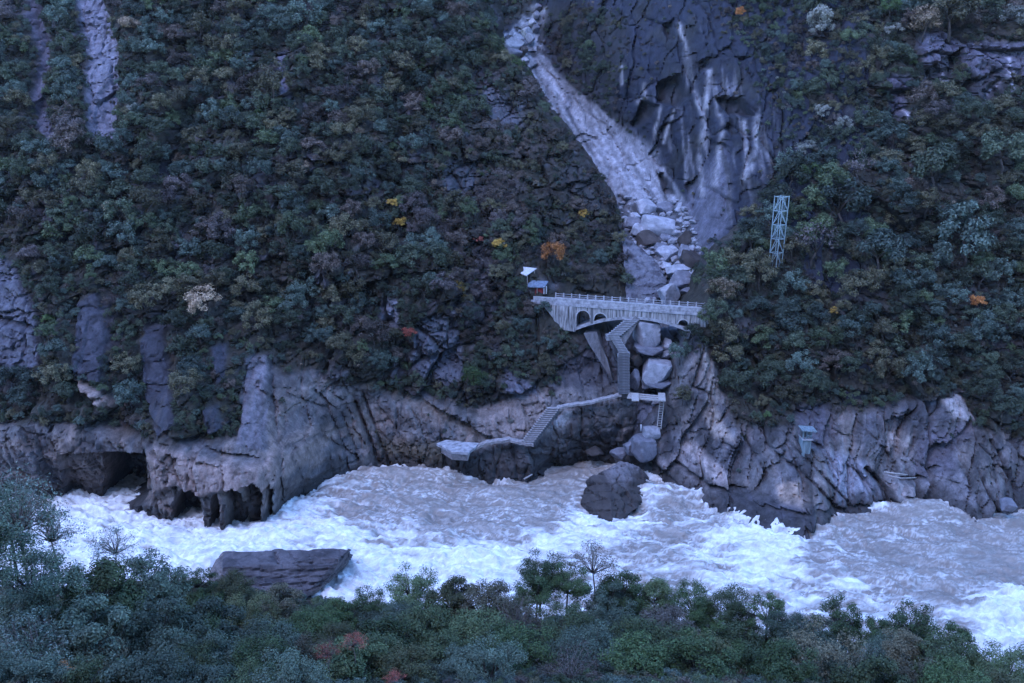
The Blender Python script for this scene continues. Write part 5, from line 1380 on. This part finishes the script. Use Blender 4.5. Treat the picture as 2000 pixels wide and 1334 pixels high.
NL = [  # u, top, depth, radius, species, kind, label
 (20, 915, 82, 5.6, 'pale', 'w', 'tall thin leaved silvery tree on the near bank in front of the cave cliff'),
 (5, 945, 86, 4.4, 'blue_green', 'n', 'dense bluish green tree under the tall silvery crown'),
 (-60, 960, 74, 5.0, 'blue_green', 'n', 'bluish green tree at the picture edge beside the tall silvery tree'),
 (95, 985, 88, 3.6, 'pale', 'w', 'wispy silvery sapling in front of the white water near the cave'),
 (215, 1020, 92, 3.2, 'pale', 'w', 'wispy silvery treetop standing out against the white water'),
 (60, 1075, 80, 4.6, 'blue_green', 'n', 'bluish green tree under the tall silvery tree'),
 (190, 1085, 84, 5.0, 'mid_green', 'n', 'fresh green tree under the wispy silvery treetop'),
 (285, 1085, 90, 4.2, 'blue_green', 'n', 'bluish green tree beside the fresh green one on the near bank'),
 (385, 1112, 106, 2.2, 'dark_green', 'o', 'small dark open tree just before the layered rock slab'),
 (450, 1118, 108, 3.2, 'olive', 'n', 'olive tree covering the end of the layered rock slab'),
 (540, 1150, 104, 3.6, 'brown', 'n', 'reddish brown tree in front of the layered rock slab'),
 (480, 1165, 98, 3.6, 'olive', 'n', 'olive brown tree below the layered rock slab'),
 (655, 1165, 108, 3.0, 'dark_green', 'n', 'dark green tree past the corner of the layered rock slab'),
 (715, 1150, 110, 3.2, 'dark_green', 'n', 'dark green rounded tree by the white water past the slab'),
 (800, 1108, 110, 4.2, 'mid_green', 'n', 'green broad tree against the brightest white water'),
 (885, 1135, 108, 3.8, 'olive', 'n', 'olive tree beside the green broad tree at the water'),
 (960, 1140, 104, 4.0, 'brown', 'n', 'dull brown tree before the tall dark green tree'),
 (1055, 1078, 110, 3.9, 'dark_green', 'n', 'tall dark green tree topping the bank in mid river'),
 (1110, 1105, 108, 3.4, 'dark_green', 'n', 'dark green tree under the bare grey one'),
 (1165, 1058, 110, 3.8, 'tan', 'w', 'nearly bare grey twiggy tree standing above the bank trees'),
 (1215, 1115, 108, 3.6, 'dark_green', 'n', 'dark green tree just past the bare grey twiggy tree'),
 (1285, 1130, 108, 3.4, 'mid_green', 'n', 'green tree between the bare tree and the dark knolls'),
 (1355, 1142, 106, 3.6, 'dark_green', 'n', 'dark green knoll of a tree below the foaming bend'),
 (1430, 1150, 105, 3.4, 'mid_green', 'n', 'green tree next to the dark knoll below the foaming bend'),
 (1500, 1165, 103, 3.0, 'dark_green', 'o', 'dark open tree below the foaming bend'),
 (1545, 1195, 100, 3.4, 'blue_green', 'n', 'bluish green tree behind the big brown crown'),
 (1640, 1170, 102, 3.4, 'dark_green', 'o', 'dark ragged tree rising behind the big brown crown'),
 (1710, 1205, 100, 3.0, 'dark_green', 'o', 'dark ragged tree beyond the big brown crown'),
 (1780, 1180, 100, 3.6, 'dark_green', 'o', 'dark open crowned tree with water showing through it'),
 (1865, 1222, 95, 3.6, 'dark_green', 'o', 'dark open crowned tree leaning over the water'),
 (1935, 1275, 90, 3.0, 'dark_green', 'o', 'last dark open tree down by the foaming corner'),
 (1830, 1285, 88, 3.4, 'mid_green', 'n', 'green tree below the dark open crowned trees'),
 (1740, 1245, 92, 3.6, 'blue_green', 'n', 'bluish green tree beside the big brown crown'),
 (1600, 1228, 84, 5.2, 'brown', 'n', 'big rounded dull brown tree at the bottom of the view'),
 (1395, 1222, 88, 4.2, 'bright', 'n', 'bright green rounded tree beside the dusky purple one'),
 (1305, 1190, 94, 3.8, 'mauve', 'n', 'dusky purple brown tree behind the bright green one'),
 (1215, 1195, 92, 4.6, 'blue_green', 'n', 'bluish green broad tree before the dusky purple one'),
 (1120, 1185, 94, 4.2, 'mid_green', 'n', 'mid green tree in the middle of the near bank'),
 (1010, 1155, 98, 4.2, 'brown', 'w', 'brown twiggy tree in the middle of the near bank'),
 (930, 1200, 92, 4.4, 'mid_green', 'n', 'mid green tree below the brown twiggy one'),
 (830, 1190, 96, 4.2, 'mid_green', 'n', 'mid green tree below the green broad tree at the water'),
 (745, 1210, 92, 4.4, 'dark_green', 'n', 'dark green tree behind the red leaved saplings'),
 (610, 1205, 96, 3.8, 'dark_green', 'n', 'dark green tree below the reddish brown one'),
 (400, 1190, 88, 4.6, 'blue_green', 'n', 'bluish green broad tree below the small dark open tree'),
 (300, 1170, 80, 4.8, 'blue_green', 'n', 'bluish green tree low on the near bank before the white water'),
 (160, 1180, 76, 4.6, 'blue_green', 'n', 'bluish green tree in the near corner under the fresh green one'),
 (40, 1190, 72, 4.4, 'pale', 'w', 'silvery twiggy tree in the near corner'),
 (520, 1215, 84, 4.2, 'blue_green', 'n', 'bluish green tree in front of the olive brown one'),
]
for e in NL: near_tree(*e)
LOWER = [(60, 'under the tall silvery tree'), (300, 'below the bluish trees facing the white water'), (480, 'below the olive tree at the layered slab'), (660, 'around the red leaved saplings'), (850, 'below the green broad tree at the water'), (1060, 'below the tall dark green tree'), (1215, 'below the bluish green broad tree'), (1395, 'below the bright green tree'), (1600, 'around the big brown crown'), (1800, 'below the dark open crowned trees'), (1980, 'in the corner below the foaming bend')]
FRONT = [(450, 'behind crowns at the layered slab'), (720, 'behind the first dark crowns past the slab'), (900, 'behind the green broad tree at the water'), (1080, 'under the tall dark green tree'), (1250, 'under the bare grey twiggy tree'), (1450, 'behind the dark knoll below the foaming bend'), (1680, 'behind the dark ragged trees'), (1850, 'under the dark open crowned trees')]
def by_u(T_, u_): return min(T_, key=lambda q: abs(q[0] - u_))[1]
SIL = sorted((e[0], e[1]) for e in NL if e[2] >= 90)
for k in range(25):
    u_ = 330 + 66 * k + random.uniform(-18, 18)
    top_ = float(np.interp(u_, [q[0] for q in SIL], [q[1] for q in SIL]))
    sp = random.choices(['dark_green', 'blue_green', 'mid_green', 'olive', 'brown'], [4, 2, 3, 1.2, 1])[0]
    near_tree(u_, top_ + random.uniform(28, 60), 106 - 0.006 * max(u_ - 1000, 0) + random.uniform(-2, 2), random.uniform(2.7, 3.5), sp, 'n', f'{SPEC[sp][0]} tree {by_u(FRONT, u_)}')
for k in range(9):
    sp = random.choices(['blue_green', 'mid_green', 'brown'], [5, 2, 1.2])[0]
    u_ = -40 + 75 * k + random.uniform(-20, 20)
    near_tree(u_, 1318 + random.uniform(-20, 20), 64, random.uniform(2.6, 3.4), sp, 'n', f'{SPEC[sp][0]} tree on the lower bank {by_u(LOWER, u_)}')
for row, (Y_, vt, r0) in enumerate(((88, 1250, 3.9), (80, 1285, 3.8), (74, 1312, 3.6))):
    for k in range(15):
        u_ = -60 + 150 * k + random.uniform(-40, 40) + row * 55
        sp = random.choices(['dark_green', 'blue_green', 'mid_green', 'olive', 'brown', 'mauve'], [3, 4, 4, .9, .6, .3])[0] if u_ > 350 else random.choices(['blue_green', 'mid_green', 'brown', 'pale'], [5, 1.5, 1.2, 1])[0]
        near_tree(u_, vt + random.uniform(-22, 22), Y_ + random.uniform(-3, 3), r0 * random.uniform(.8, 1.15), sp, 'w' if sp in ('pale', 'mauve') else 'n', f'{SPEC[sp][0]} tree on the lower bank {by_u(LOWER, u_)}')
for (u_, vt, sp) in ((640, 1252, 'red'), (690, 1232, 'red'), (770, 1310, 'red'), (120, 1290, 'orange')):
    near_tree(u_, vt, 70, 1.3, sp, 'w', {640: 'small red leaved sapling below the dark bank trees', 690: 'taller sapling with red tips and a bare stem', 770: 'red leaved sapling at the bottom edge in the middle', 120: 'orange brown sapling in the near corner'}[u_])
items = []
for k in range(5200):
    x = random.uniform(-75, 80); y = random.uniform(58, 134)
    gz = float(0)
    items.append([x, y])
arr = np.array(items); gz = ground(arr[:, 0], arr[:, 1])
itm = []
for (x, y), z in zip(items, gz):
    if z < 0.4: continue
    sp = random.choices(['dark_green', 'blue_green', 'mid_green', 'olive', 'brown'], [3, 3, 3, 1, 1])[0]
    r_ = random.uniform(0.5, 1.3)
    itm.append(((x, y, float(z) + 0.3 * r_), r_, src_index[(sp, random.randrange(3))]))
scatter('bank_undergrowth', itm, 'leafy undergrowth covering the ground between the near bank trees', 'undergrowth')

# ------------------------------------------------------------------ air: one even box of thin haze round everything
bm = bmesh.new(); add_box(bm, (0, 120, 223), (480, 640, 456))
hz_ = link('haze', bm_mesh('haze', bm)); tag(hz_, 'thin blue evening haze filling the gorge', 'haze', kind='stuff')
mh = bpy.data.materials.new('haze'); mh.use_nodes = True
nt = mh.node_tree; nt.nodes.remove(nt.nodes['Principled BSDF'])
pv = nt.nodes.new('ShaderNodeVolumePrincipled'); pv.inputs['Density'].default_value = 0.00004; pv.inputs['Color'].default_value = (0.8, 0.84, 0.92, 1)
nt.links.new(pv.outputs[0], nt.nodes['Material Output'].inputs['Volume'])
hz_.data.materials.append(mh)
